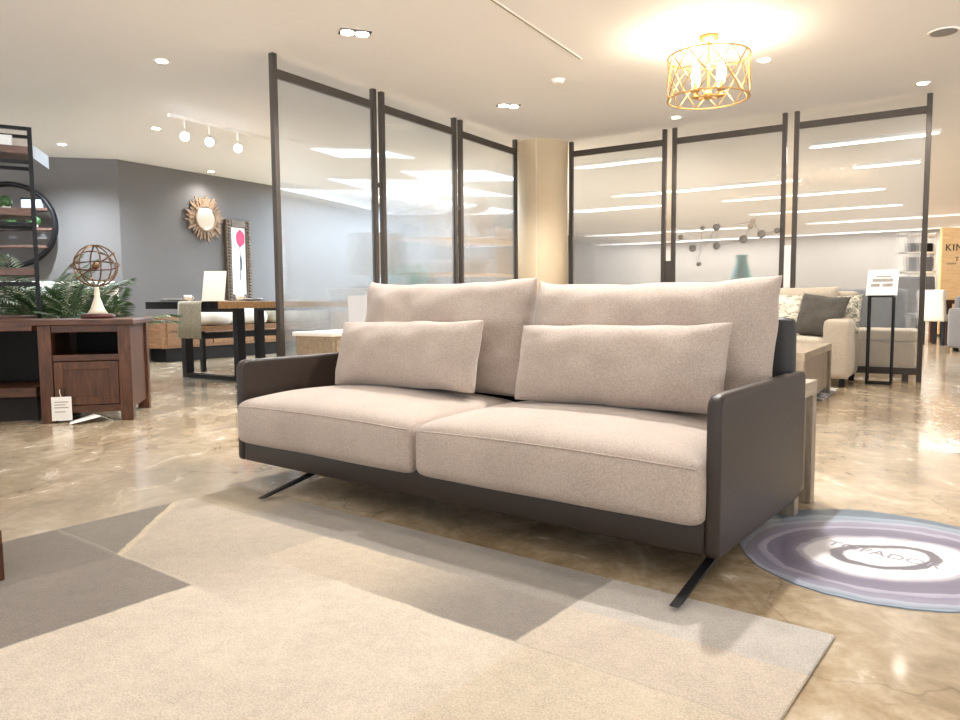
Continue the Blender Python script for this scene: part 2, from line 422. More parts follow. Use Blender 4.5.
# ------------------------------------------------------------------ setting
struct('floor', MB().span(-16, 24, -5, 34, -.1, 0), M['floor'])
struct('ceiling', MB().span(-16, 24, -5, 34, CZ, CZ+.1), M['ceiling'])
A1, A2 = Vector((-10.8, 9.048, 0)), Vector((-4.99, 10.374, 0))
def wall(name, p, q, m, t=.15, z1=CZ):
    d = q-p; L = d.length; a = math.atan2(d.y, d.x)
    mb = MB().span(0, L, 0, t, 0, z1)
    return struct(name, mb, m, loc=p, rz=a)
W2a = 1.0197
w2d = Vector((math.cos(W2a), math.sin(W2a), 0)); w2n = Vector((-w2d.y, w2d.x, 0))
wall('wall_left', A1, A2, M['wall_grey'])
wall('wall_back', A2, A2+w2d*19, M['wall_grey'])
wall('wall_far', RW(-9, 17), RW(20, 17), M['wall_light'])
# round column where the two rows of screens meet
mb = MB().lathe([(.33, 0), (.33, CZ)], 48)
cpos = Vector((.805, 9.56, 0))
struct('column_corner', mb, M['beige_col'], loc=cpos, smooth=False)
for p in bpy.data.objects['column_corner'].data.polygons: p.use_smooth = abs(p.normal.z) < .5
sa = R(-107)
struct('trim_1', MB().box((.331*math.cos(sa), .331*math.sin(sa), CZ/2), (.004, .008, CZ), sa), M['cream'], loc=cpos)

# ------------------------------------------------------------------ screens
PW, PG = 1.2086, .1194
def screen(name, o, a, t0, label, group, plate=None, bracket=None):
    p = o + Vector((math.cos(a), math.sin(a), 0))*t0
    t = thing(name, label, 'screen', p, a, group)
    H = CZ-.001
    for x in (0, PW):
        obj('post', MB().span(x-.024, x+.024, -.024, .024, 0, H), M['frame'], t, bevel=.003)
    obj('top_rail', MB().span(.024, PW-.024, -.02, .02, H-.185, H-.115), M['frame'], t, bevel=.003)
    obj('bottom_rail', MB().span(.024, PW-.024, -.02, .02, .07, .14), M['frame'], t, bevel=.003)
    obj('fluted_panel', MB().span(.02, PW-.02, -.004, .004, .13, H-.18), M['fluted'], t)
    for x in (.12, PW-.12):
        obj('foot', MB().span(x-.03, x+.03, -.02, .02, 0, .07), M['frame'], t)
    if plate: obj('joining_plate', MB().span(PW+.024, PW+PG-.024, -.012, .012, plate[0], plate[1]), plate[2], t)
    if bracket: obj('bracket', MB().span(PW+.02, PW+PG-.02, -.012, .012, bracket, bracket+.04), M['frame'], t)
    return t
gL, gR = 'fluted screens beside the dining table', 'fluted screens behind the beige couch'
st = PW+PG
screen('fluted_screen', LO, LA, 0, 'bronze framed fluted screen nearest the camera, with the dining table seen through it', gL, bracket=1.93)
screen('fluted_screen', LO, LA, st, 'middle fluted screen beside the dining table, turquoise vase seen through it', gL, bracket=1.85)
screen('fluted_screen', LO, LA, 2*st, 'fluted screen on the left of the beige column, with cushions on shelves seen through it', gL)
screen('fluted_screen', RO, RA, 0, 'fluted screen on the right of the beige column, white streaks and nothing in front', gR, plate=(.02, 1.3, M['frame']))
screen('fluted_screen', RO, RA, st, 'middle fluted screen of the right row, behind the metal discs', gR, plate=(.02, 1.42, M['plastic']))
screen('fluted_screen', RO, RA, 2*st, 'fluted screen at the right end of its row, behind the sign stand', gR)

# ------------------------------------------------------------------ the sofa
sw, sd = 2.335, .91
sofa = thing('sofa', 'large two seat sofa with oatmeal cushions in a brown leather shell, on the patchwork rug', 'sofa', SF(-sw/2, sd/2), SA)
def S(u, v, z=0): return Vector((u+sw/2, v-sd/2, z))
def slab_profile(y0, y1, z0, z1, rads, n=7):
    """rounded rectangle in (y,z): radii front-bottom, back-bottom, back-top, front-top"""
    pts = []
    for (cy, cz, r, a0) in ((y0+rads[0], z0+rads[0], rads[0], PI), (y1-rads[1], z0+rads[1], rads[1], 1.5*PI), (y1-rads[2], z1-rads[2], rads[2], 0), (y0+rads[3], z1-rads[3], rads[3], .5*PI)):
        for k in range(n+1):
            a = a0+k/n*PI/2; pts.append((cy+r*math.cos(a), cz+r*math.sin(a)))
    return pts
def extrude_x(prof, x0, x1):
    mb = MB(); A = [mb.bm.verts.new((x0, y, z)) for y, z in prof]; B = [mb.bm.verts.new((x1, y, z)) for y, z in prof]
    n = len(A); mb.bm.faces.new(A); mb.bm.faces.new(B[::-1])
    for k in range(n): mb.bm.faces.new((A[k], B[k], B[(k+1) % n], A[(k+1) % n]))
    return mb
for x0, x1 in ((-sw, -sw+.044), (-.044, 0)):
    prof = slab_profile(-sd/2, sd/2, .098, .577, (.022, .08, .03, .045))
    o = obj('armrest', extrude_x(prof, x0+sw/2, x1+sw/2), M['leather'], sofa, smooth=True, bevel=.015, seg=4)
base = MB().span(-sw/2+.042, sw/2-.042, -sd/2+.006, sd/2-.03, .099, .215)
obj('base', base, M['leather'], sofa, smooth=True, bevel=.012, seg=3)
o = obj('backrest', rbox(sw-.06, .075, .62, .03, n=10), M['leather2'], sofa, loc=(0, sd/2-.05, .16), smooth=True)
def leg(u, sgn):
    mb = MB()
    if sgn > 0: pa, pb = S(u, -.195, .025), S(u, .27, .116)
    else: pa, pb = S(u, .86, .011), S(u, .55, .116)
    for p, q in ((pa, pb),):
        w, h = .014, .022
        q1 = [p+Vector((-w, -h*.6, 0)), p+Vector((w, -h*.6, 0)), p+Vector((w, h*.9, 0)), p+Vector((-w, h*.9, 0))]
        q2 = [q+Vector((-w, -.05, 0)), q+Vector((w, -.05, 0)), q+Vector((w, .05, 0)), q+Vector((-w, .05, 0))]
        A = [mb.bm.verts.new(x) for x in q1]; B = [mb.bm.verts.new(x) for x in q2]
        mb.bm.faces.new(A[::-1]); mb.bm.faces.new(B)
        for k in range(4): mb.bm.faces.new((A[k], A[(k+1) % 4], B[(k+1) % 4], B[k]))
    obj('leg', mb, M['blackleg'], sofa, bevel=.002)
leg(-1.88, 1); leg(-.045, 1); leg(-1.88, -1); leg(-.3, -1)
# seat cushions
mid = -1.162
for i, (u0, u1) in enumerate(((-sw+.034, mid-.002), (mid+.002, -.036))):
    w = u1-u0
    mb = rbox(w, .77, .206, .05, crown=.062, n=16, wob=.004, seed=i*3+1, belly=.012)
    o = obj('seat_cushion', mb, M['sofa'], sofa, loc=S((u0+u1)/2, .345, .184), smooth=True, sub=1)
    pts = []
    zt = .180
    for k in range(25):
        x = -w/2+.022 + (w-.044)*k/24
        pts.append((x, -.385-.010*(1-(2*x/w)**2)**.5 + .008, zt+.012*(1-(2*x/w)**2)))
    obj('piping', MB().tube(pts, .0028, 6), M['sofa'], o, smooth=True)
# back cushions
def back_cushion(u0, u1, v, z0, H, T, tilt, seed, roll=0):
    mb = pillow(u1-u0, H, T, 34, box=4, pinch=.022, wr=.014, seed=seed, sag=.0, ear=.016, rnd=.0)
    mb.move(Matrix.Rotation(tilt, 4, 'X') @ Matrix.Rotation(roll, 4, 'Y'))
    return obj('back_cushion', mb, M['sofa'], sofa, loc=S((u0+u1)/2, v, z0), smooth=True, sub=1)
back_cushion(-2.17, -1.105, .66, .415, .53, .27, R(-9), 3)
back_cushion(-1.095, -.05, .66, .415, .51, .27, R(-9), 11)
# two loose lumbar pillows
def lumbar(u0, u1, v, z0, H, T, tilt, seed, label, roll=0):
    mb = pillow(u1-u0, H, T, 34, box=2.7, pinch=.03, wr=.013, seed=seed, sag=.0, rnd=.012)
    mb.move(Matrix.Rotation(tilt, 4, 'X') @ Matrix.Rotation(roll, 4, 'Y'))
    o = obj('lumbar_pillow', mb, M['sofa'], None, loc=SF((u0+u1)/2, v, z0), rz=SA, smooth=True, sub=1)
    return tag(o, label, 'pillow', 'lumbar pillows on the sofa')
lumbar(-2.11, -1.215, 0.42, .446, .32, .19, R(-14), 5, 'oblong oatmeal lumbar pillow beside the arm farther from the camera', R(-1))
lumbar(-1.01, -.135, 0.42, .446, .32, .19, R(-14), 17, 'oblong oatmeal lumbar pillow beside the arm nearer the camera', R(-1))

# ------------------------------------------------------------------ rug and agate mat
mb = MB().span(-2.175, .332, -3.3, -.09, 0, .012)
o = tag(obj('area_rug', mb, M['rug'], loc=SO, rz=SA, bevel=.008), 'large cream and grey patchwork rug in front of the sofa', 'rug')
cen = SF(.36, .69)
cen = Vector((1.372, 2.402, 0))
ol = []
for k in range(72):
    a = 2*PI*k/72
    rr = .475*(1+.05*math.cos(2*(a-1.0))) + noise.noise(Vector((math.cos(a)*2.5, math.sin(a)*2.5, 3)))*.02 + noise.noise(Vector((math.cos(a)*9, math.sin(a)*9, 1)))*.006
    ol.append((rr*math.cos(a)-.03, rr*math.sin(a)+.015))
agate = thing('agate_mat', 'round purple and white agate print mat on the floor beside the sofa', 'mat', cen)
obj('printed_sheet', MB().prism(ol, 0, .004), M['agate'], agate)
def text(name, s, size, m, parent, loc, rot, ext=.0004, spacing=1.0, font=None):
    cu = bpy.data.curves.new(name, 'FONT'); cu.body = s; cu.size = size; cu.extrude = ext; cu.space_character = spacing
    cu.align_x = 'LEFT'
    tmp = bpy.data.objects.new('tmp', cu); COL.objects.link(tmp)
    dg = bpy.context.evaluated_depsgraph_get(); me = bpy.data.meshes.new_from_object(tmp.evaluated_get(dg))
    bpy.data.objects.remove(tmp); me.materials.clear(); me.materials.append(m)
    o = bpy.data.objects.new(name, me); COL.objects.link(o); o.parent = parent; o.location = loc; o.rotation_euler = rot
    return o
text('lettering', 'TOFADOR  Y', .072, M['inkpale'], agate, (-.185, .085, .0046), (0, 0, -.80), spacing=1.02)

# ------------------------------------------------------------------ nest of grey oak tables behind the sofa
def side_table(label, loc, rz, sx, sy, h):
    """local origin at the near right corner; x runs left (negative), y away"""
    t = thing('side_table', label, 'table', loc, rz, 'grey oak side tables')
    obj('table_top', MB().span(-sx, 0, 0, sy, h-.06, h), M['greyoakx'], t, bevel=.004)
    for x, y in ((-sx, 0), (-sx, sy-.06), (-.06, 0), (-.06, sy-.06)):
        obj('leg', MB().span(x, x+.06, y, y+.06, 0, h-.06), M['greyoak'], t, bevel=.003)
    obj('side_panel', MB().span(-.045, -.025, .06, sy-.06, .06, h-.06), M['greyoak'], t)
    obj('side_panel', MB().span(-sx+.025, -sx+.045, .06, sy-.06, .06, h-.06), M['greyoak'], t)
    obj('shelf', MB().span(-sx+.045, -.045, .06, sy-.06, .08, .105), M['greyoakx'], t)
    return t
side_table('grey oak side table against the back of the sofa', SF(-.035, .925), SA, .55, .30, .513)
p0, p1 = Vector((2.381, 5.389, 0)), Vector((3.141, 6.569, 0))
side_table('grey oak side table standing on the blue rug by the beige couch', p0, math.atan2((p1-p0).y, (p1-p0).x)-PI/2, .55, (p1-p0).length, .449)
tag(obj('area_rug', MB().span(0, 2.06, -1.95, -1.02, 0, .008), M['bluerug'], loc=RW(1.2, 0), rz=RA), 'blue and white mottled rug in front of the beige couch', 'rug')

# ------------------------------------------------------------------ beige couch in front of the right row
couch = thing('couch', 'beige linen couch with boxy arms in front of the right hand screens', 'sofa', RW(2.2, -.48), RA)
def C(t, n, z=0): return (t-2.2, n+.48, z)
for t in (1.2, 3.21):
    obj('armrest', rbox(.235, .82, .565, .045, crown=.012, n=8), M['couch'], couch, loc=C(t, -.48, .075), smooth=True)
obj('base', MB().span(-.9, .9, -.36, .40, .08, .30), M['couch'], couch, bevel=.02)
obj('back', rbox(2.24, .2, .70, .05, n=8), M['couch'], couch, loc=C(2.2, -.17, .22), smooth=True)
for t in (1.76, 2.68):
    obj('seat_cushion', rbox(.88, .62, .16, .045, crown=.02, n=8), M['couch'], couch, loc=C(t, -.57, .30), smooth=True)
    mb = pillow(.94, .54, .2, 20, box=6, pinch=.02, wr=.008, seed=t); mb.move(Matrix.Rotation(R(-10), 4, 'X'))
    obj('back_cushion', mb, M['couch'], couch, loc=C(t, -.40, .43), smooth=True)
for t, n in ((1.15, -.84), (3.27, -.84), (1.15, -.12), (3.27, -.12)):
    obj('leg', MB().span(-.025, .025, -.025, .025, 0, .085), M['black'], couch, loc=C(t, n))
def tpillow(t, n, z, W, T, m, tilt, yaw, label, roll=0, seed=0):
    mb = pillow(W, W*.95, T, 22, box=2.6, pinch=.07, wr=.01, seed=seed)
    mb.move(Matrix.Rotation(roll, 4, 'Y')); mb.move(Matrix.Rotation(tilt, 4, 'X')); mb.move(Matrix.Rotation(yaw, 4, 'Z'))
    return tag(obj('throw_pillow', mb, m, loc=RW(t, n, z), rz=RA, smooth=True), label, 'pillow')
tpillow(2.62, -.66, .475, .48, .16, M['brushpillow'], R(-22), R(14), 'cream brushstroke pattern pillow on the beige couch', R(4), 4)
tpillow(2.98, -.68, .475, .47, .15, M['darkpillow'], R(-24), R(-16), 'dark charcoal pillow on the beige couch, against its arm', R(6), 8)
tpillow(3.16, -.46, .50, .42, .14, M['leafpillow'], R(-16), R(-14), 'small leaf patterned pillow tucked behind the charcoal pillow', 0, 12)
# white throw along the couch back
mb = MB(); g = []
for i in range(41):
    row = []
    for j in range(9):
        x = -.62+1.24*i/40; a = -.5+PI*1.2*j/8
        y = .12*math.cos(a); z = .09*math.sin(a)
        n = noise.noise(Vector((x*11, j*.8, 2)))*.03
        row.append(mb.bm.verts.new((x+n*.5, y*(1+n*6), z*(1+n*5)+n)))
    g.append(row)
for i in range(40):
    for j in range(8): mb.bm.faces.new((g[i][j], g[i+1][j], g[i+1][j+1], g[i][j+1]))
o = tag(obj('throw_blanket', mb, M['whitefab'], loc=RW(1.55, -.30, .90), rz=RA, smooth=True), 'white crumpled throw over the back of the beige couch', 'blanket')
sm = o.modifiers.new('thick', 'SOLIDIFY'); sm.thickness = .012

# sign stand
t = thing('sign_stand', 'black floor stand holding a sloped white sign card', 'sign', RW(3.54, -.36), RA)
def frame_rect(x0, x1, y, z0, z1, r=.009):
    mb = MB()
    for x in (x0, x1): mb.span(x-r, x+r, y-r, y+r, z0, z1)
    for z in (z0+r, z1-r): mb.span(x0, x1, y-r, y+r, z-r, z+r)
    return mb
obj('front_frame', frame_rect(-.105, .105, -.07, 0, .87), M['black'], t)
obj('rear_frame', frame_rect(-.105, .105, .07, 0, .87), M['black'], t)
for x in (-.105, .105):
    for z in (.02, .86): obj('cross_bar', MB().span(x-.008, x+.008, -.07, .07, z-.008, z+.008), M['black'], t)
mb = MB().span(-.135, .135, -.006, .006, 0, .31); mb.move(Matrix.Translation((0, -.07, .87)) @ Matrix.Rotation(R(-36), 4, 'X'))
card = obj('sign_card', mb, M['paper'], t)
mb = MB()
for z0, z1, x0, x1 in ((.16, .20, -.09, .09), (.215, .235, -.06, .07), (.10, .14, -.10, -.02), (.10, .14, .0, .09)):
    mb.span(x0, x1, -.0075, -.0062, z0, z1)
mb.move(Matrix.Translation((0, -.07, .87)) @ Matrix.Rotation(R(-36), 4, 'X'))
obj('print', mb, M['inkgrey'], card)

# metal disc wall piece on wires, hung in front of the middle right screen
t = thing('disc_sculpture', 'wire sculpture of dark metal discs hanging before the middle right screen', 'ornament', RW(1.9, -.10, 1.45), RA)
DS = [(1.445, 1.563, .028), (1.586, 1.431, .042), (1.697, 1.651, .026), (1.854, 1.653, .042), (1.858, 1.441, .04), (1.658, 1.247, .026), (2.151, 1.504, .046), (2.34, 1.549, .044), (2.242, 1.695, .026), (2.222, 1.642, .03), (2.5, 1.58, .03)]
for x, z, r in DS:
    mb = MB().lathe([(r*.7, -.006), (r, -.003), (r, .003), (r*.8, .006)], 18); mb.move(Matrix.Rotation(R(90), 4, 'X'))
    obj('disc', mb, M['greyoak'] if x in (2.242, 2.222) else M['disc'], t, loc=(x-1.9, 0, z-1.45), smooth=True)
order = sorted(DS, key=lambda d: d[0])
mb = MB().tube([(x-1.9, .006, z-1.45) for x, z, r in order], .0024, 5)
mb.tube([(1.3-1.9, .006, .2), (0, .006, .0), (2.55-1.9, .006, .12)], .0024, 5)
mb.tube([(1.6-1.9, .006, -.2), (1.854-1.9, .006, .2), (2.24-1.9, .006, .24)], .0024, 5)
obj('wire', mb, M['disc'], t)

# ------------------------------------------------------------------ things seen through the right row
t = thing('bench', 'sand coloured upholstered bench seen through the end screen', 'bench', RW(2.96, 1.25), RA)
obj('base', rbox(1.64, .62, .30, .03, n=8), M['ottoman'], t, loc=(0, 0, .05), smooth=True)
obj('seat', rbox(1.66, .64, .13, .04, n=8, crown=.01), M['ottoman'], t, loc=(0, 0, .355), smooth=True)
for x in (-.6, .6):
    for y in (-.22, .22): obj('leg', MB().span(x-.025, x+.025, y-.025, y+.025, 0, .06), M['black'], t)
t = thing('sofa', 'grey sofa seen through the end screen, behind the sand bench', 'sofa', RW(2.62, 2.35), RA)
obj('base', rbox(2.0, .8, .36, .05, n=8), M['greyfab'], t, loc=(0, 0, .06), smooth=True)
obj('backrest', rbox(2.0, .22, .6, .06, n=8), M['greyfab'], t, loc=(0, -.3, .36), smooth=True)
for x in (-.92, .92): obj('armrest', rbox(.18, .8, .56, .05, n=8), M['greyfab'], t, loc=(x, 0, .06), smooth=True)
for x in (-.9, .9):
    for y in (-.3, .3): obj('leg', MB().span(x-.03, x+.03, y-.03, y+.03, 0, .07), M['black'], t)
def vase(name, label, p, prof, m):
    o = obj(name, MB().lathe(prof, 24), m, loc=p, smooth=True); return tag(o, label, 'vase')
def pedestal(label, p, a, s, h):
    t = thing('pedestal', label, 'pedestal', p, a)
    obj('plinth', MB().span(-s/2, s/2, -s/2, s/2, 0, h-.03), M['white'], t, bevel=.004)
    obj('cap', MB().span(-s/2-.02, s/2+.02, -s/2-.02, s/2+.02, h-.03, h), M['white'], t, bevel=.004)
    return t
pedestal('white pedestal under the teal vase behind the right row of screens', RW(1.93, .75), RA, .36, .95)
vase('glass_vase', 'tall teal vase on a pedestal, seen through the middle right screen', RW(1.93, .75, .95), [(.11, 0), (.13, .02), (.12, .15), (.07, .33), (.06, .40), (.075, .43)], M['teal'])

# ------------------------------------------------------------------ things seen through the left row
t = thing('console_table', 'low white display table behind the middle left screen', 'table', LF(2.75, .95), LA)
obj('table_top', MB().span(-.55, .55, -.25, .25, .95, 1.0), M['white'], t, bevel=.004)
for x in (-.5, .5):
    for y in (-.2, .2): obj('leg', MB().span(x-.025, x+.025, y-.025, y+.025, 0, .95), M['white'], t)
vase('glazed_vase', 'round turquoise vase on the white display table', LF(2.80, .9, 1.0), [(.07, 0), (.12, .06), (.135, .13), (.10, .22), (.05, .27), (.055, .30)], M['turq'])
vase('ceramic_jar', 'small cream jar beside the turquoise vase', LF(3.0, .85, 1.0), [(.05, 0), (.08, .05), (.075, .13), (.035, .17), (.035, .19)], M['cream'])
t = thing('table_lamp', 'slim white lamp standing behind the turquoise vase', 'lamp', LF(2.5, 1.0, 1.0), LA)
obj('lamp_base', MB().lathe([(.10, 0), (.10, .02), (.02, .04), (.015, .16)], 20), M['brass'], t, smooth=True)
obj('lamp_shade', MB().lathe([(.11, .15), (.13, .3), (.10, .62), (.095, .64)], 20), M['cream'], t, smooth=True)
t = thing('shelf_unit', 'open shelf unit behind the screen beside the beige column', 'shelf', LF(4.45, 1.0), LA)
for z in (.45, 1.22, 1.68): obj('shelf', MB().span(-.8, .8, -.22, .22, z-.03, z), M['ply'], t)
for x in (-.78, .78):
    for y in (-.2, .2): obj('post', MB().span(x-.015, x+.015, y-.015, y+.015, 0, 2.1), M['white'], t)
def shelfcush(label, s, n, z, W, H, roll, m=None):
    mb = pillow(W, H, .16, 16, box=2.6, pinch=.05, wr=.008, seed=s)
    if roll: mb.move(Matrix.Translation((0, 0, H*.7)) @ Matrix.Rotation(roll, 4, 'Y') @ Matrix.Translation((0, 0, -H*.5)))
    tag(obj('cushion', mb, m or M['tan'], loc=LF(s, n, z), rz=LA, smooth=True), label, 'cushion')
shelfcush('tan cushion stood on its corner on the upper shelf behind the screen', 4.25, 1.0, 1.68, .44, .44, R(45))
shelfcush('wide tan cushion lying on the upper shelf beside the cornered one', 4.85, 1.0, 1.68, .62, .2, 0)
shelfcush('square tan cushion on the middle shelf behind the screen', 4.8, 1.0, 1.22, .42, .38, 0)
o = obj('bowl', MB().lathe([(.08, 0), (.16, .06), (.24, .18), (.23, .18), (.15, .07), (.02, .03)], 28), M['cream'], loc=LF(4.15, 1.0, 1.22), smooth=True)
tag(o, 'wide cream bowl on the middle shelf behind the screen', 'bowl')
shelfcush('flat cream cushion on the lowest shelf behind the screen', 4.6, 1.0, .45, .5, .2, 0, M['cream'])

# ------------------------------------------------------------------ beige cabinet and card by the first left screen
t = thing('bedside_cabinet', 'pale oak cabinet behind the far sofa arm, in front of the first screen', 'cabinet', LF(.22, -.42), LA)
obj('body', MB().span(-.26, .34, -.2, .2, 0, .58), M['beigewood'], t, bevel=.004)
obj('top', MB().span(-.28, .36, -.22, .22, .58, .61), M['white'], t, bevel=.003)
d = obj('drawer', MB().span(-.23, .31, -.212, -.199, .33, .55), M['beigewood'], t, bevel=.003)
obj('knob', MB().sphere((.04, -.222, .44), .014), M['black'], d)
obj('drawer', MB().span(-.23, .31, -.212, -.199, .06, .30), M['beigewood'], t, bevel=.003)
mb = MB().span(-.09, .09, -.004, .004, 0, .30); mb.move(Matrix.Rotation(R(-15), 4, 'X'))
t = thing('price_card', 'grey price card leaning on the pale oak cabinet', 'card', LF(.5, -.42, .61), LA-R(40))
obj('card', mb, M['greycard'], t); obj('stand', MB().span(-.05, .05, -.02, .09, 0, .008), M['greycard'], t)

# ------------------------------------------------------------------ dining table group on the left
TA = LA
E2 = Vector((-2.77, 7.53, 0))
tx, ty = E2, fr_(E2, LA)
tb = thing('dining_table', 'oak dining table with black iron frame legs beside the first screen', 'table', E2, LA)
TH = .86
obj('table_top', MB().span(.13, 2.05, 0, 1.06, TH-.075, TH), M['oak'], tb, bevel=.006)
obj('iron_end', MB().span(0, .13, 0, 1.06, TH-.077, TH+.001), M['black'], tb, bevel=.004)
for x in (.45, 1.5):
    for y in (.08, .98): obj('leg', MB().span(x-.05, x+.05, y-.04, y+.04, 0, TH-.075), M['black'], tb, bevel=.003)
    obj('floor_bar', MB().span(x-.05, x+.05, .12, .94, 0, .045), M['black'], tb, bevel=.003)
    obj('top_bar', MB().span(x-.05, x+.05, .12, .94, TH-.115, TH-.075), M['black'], tb, bevel=.003)
# cloth runner hanging over the iron end
mb = MB()
W0, W1 = .08, .46
prof = [(.55, TH+.006), (.02, TH+.007), (-.012, TH), (-.02, TH-.03), (-.03, TH-.2), (-.035, TH-.38)]
g = []
for x, z in prof:
    g.append([mb.bm.verts.new((x+(.012*math.sin(k*1.9) if z < TH-.1 else 0), W0+(W1-W0)*k/10, z)) for k in range(11)])
for A, B in zip(g, g[1:]):
    for k in range(10): mb.bm.faces.new((A[k], A[k+1], B[k+1], B[k]))
o = tag(obj('table_runner', mb, M['runner'], loc=E2, rz=LA, smooth=True), 'beige linen runner hanging over the iron end of the dining table', 'runner')
o.modifiers.new('thick', 'SOLIDIFY').thickness = .006
# card holder
mb = MB().span(-.13, .13, -.005, .005, 0, .36); mb.move(Matrix.Rotation(R(-16), 4, 'X'))
t = thing('menu_card', 'tall pale card standing on the dining table', 'card', ty(.62, .72, TH+.002), -.05)
obj('card', mb, M['pinkcard'], t); obj('foot', MB().span(-.13, .13, -.01, .1, 0, .01), M['plastic'], t)
def plate_(label, x, y, r=.12):
    t = thing('dinner_plate', label, 'plate', ty(x, y, TH+.012)); 
    obj('plate', MB().lathe([(r*.55, 0), (r, .015), (r*.98, .02), (r*.5, .006)], 24), M['pot'], t, smooth=True)
    obj('charger', MB().lathe([(r*1.2, -.004), (r*1.25, .002), (r*1.1, .004)], 24), M['black'], t, smooth=True)
plate_('white plate on a black charger on the oak top just past the linen runner', .75, .22)
plate_('white plate on a black charger on the far side of the linen runner', .26, .92)
for x, y, l in ((.48, .98, 'small white cup behind the far plate on the dining table'), (.9, .60, 'small white cup behind the tall pale card')):
    t = thing('coffee_cup', l, 'cup', ty(x, y, TH+.001))
    obj('cup', MB().lathe([(.025, 0), (.04, .03), (.045, .075), (.04, .075), (.03, .01)], 18), M['pot'], t, smooth=True)
    hp = [(.04+.025*math.sin(PI*k/6), 0, .02+.045*k/6) for k in range(7)]
    obj('handle', MB().tube(hp, .005, 6), M['pot'], t, smooth=True)
# bench with cushions behind the table
bt = thing('dining_bench', 'long wooden bench on the far side of the dining table', 'bench', ty(.85, 1.32), LA)
obj('seat', MB().span(0, 1.7, 0, .40, .50, .56), M['acacia'], bt, bevel=.005)
obj('rail', MB().span(.1, 1.6, .05, .35, .40, .47), M['black'], bt)
for x in (.08, 1.55):
    for y in (.04, .32): obj('leg', MB().span(x, x+.05, y, y+.05, 0, .5), M['black'], bt)
for i, (x, l) in enumerate(((.28, 'white bench cushion nearer the linen runner'), (.85, 'white bench cushion in the middle of the bench'), (1.41, 'mottled fur cushion at the far end of the bench'))):
    mb = rbox(.52, .42, .17, .07, crown=.06, n=10, wob=.02, seed=i+3)
    tag(obj('seat_pad', mb, M['whitefab'] if i < 2 else M['runner'], loc=ty(.85+x, 1.53, .56), rz=LA, smooth=True), l, 'cushion', 'cushions on the dining bench')
# wall console with drawers
P2 = lambda s, n, z=0: A2 + w2d*s - w2n*n + Vector((0, 0, z))
cs = thing('drawer_console', 'low acacia drawer console against the blue grey wall', 'console', P2(.28, .42), W2a)
obj('body', MB().span(0, 3.3, 0, .40, .20, .66), M['acacia'], cs, bevel=.006)
obj('plinth', MB().span(.1, 3.2, .05, .38, 0, .20), M['black'], cs)
for k in range(4):
    for j in range(2):
        x0 = .08+k*.79; z0 = .24+j*.20
        d = obj('drawer', MB().span(x0, x0+.76, -.016, 0, z0, z0+.18), M['acacia'], cs, bevel=.004)
        obj('handle', MB().span(x0+.28, x0+.48, -.034, -.016, z0+.08, z0+.115), M['black'], d)
# sunburst mirror
sm = thing('sunburst_mirror', 'round sunburst mirror with driftwood petals on the blue grey wall', 'mirror', P2(1.38, .05, 2.14), W2a)
mb = MB()
for k in range(64):
    a = 2*PI*k/64; r0, r1 = .19, (.34 if k % 2 else .30)+random.uniform(-.03, .04)
    w = .017
    c, s_ = math.cos(a), math.sin(a); yy = random.uniform(-.02, .02)
    pts = [(r0*c-w*s_*.6, r0*s_+w*c*.6), (r0*c+w*s_*.6, r0*s_-w*c*.6), (r1*.9*c+w*s_, r1*.9*s_-w*c), (r1*c, r1*s_), (r1*.9*c-w*s_, r1*.9*s_+w*c)]
    A = [mb.bm.verts.new((x, -.012+yy, z)) for x, z in pts]; B = [mb.bm.verts.new((x, .01+yy, z)) for x, z in pts]
    mb.bm.faces.new(A); mb.bm.faces.new(B[::-1])
    for i in range(5): mb.bm.faces.new((A[i], B[i], B[(i+1) % 5], A[(i+1) % 5]))
obj('petals', mb, M['sun'], sm)
mb = MB().tube([(.185*math.cos(2*PI*k/32), -.02, .185*math.sin(2*PI*k/32)) for k in range(32)], .018, 8, closed=True)
obj('rim', mb, M['sun'], sm, smooth=True)
mb = MB().lathe([(.175, -.006), (.175, .006)], 32); mb.move(Matrix.Rotation(R(90), 4, 'X'))
obj('mirror_glass', mb, M['mirror'], sm, loc=(0, -.012, 0))
# carved picture frame
pf = thing('picture_frame', 'tall carved frame holding a pink tulip picture beside the sunburst mirror', 'picture', P2(2.0, .05, .86), W2a)
mb = MB()
for x0, x1, z0, z1 in ((-.25, -.145, 0, 1.31), (.145, .25, 0, 1.31), (-.145, .145, 0, .12), (-.145, .145, 1.19, 1.31)):
    mb.span(x0, x1, -.03, .03, z0, z1)
obj('frame', mb, M['carved'], pf, bevel=.012)
for x in (-.195, .195):
    mb = MB()
    for k in range(26): mb.sphere((x, -.03, .03+k*.05), .03, 1, (1.3, .5, .95))
    obj('carving', mb, M['carved'], pf, smooth=True)
obj('canvas', MB().span(-.15, .15, .0, .012, .1, 1.2), M['paper'], pf)
mb = MB()
for x, w in ((0, .085), (-.035, .065), (.045, .065)): mb.sphere((x+.04, -.002, 1.02), w, 2, (.75, .04, 1.7))
obj('tulip_bloom', mb, M['pink'], pf, smooth=True)
mb = MB().tube([(.03, -.003, .92), (.035, -.003, .6), (.02, -.003, .35)], .007, 6).sphere((.05, -.002, .62), .08, 2, (.28, .05, 1.5))
obj('tulip_stem', mb, M['leafart'], pf, smooth=True)

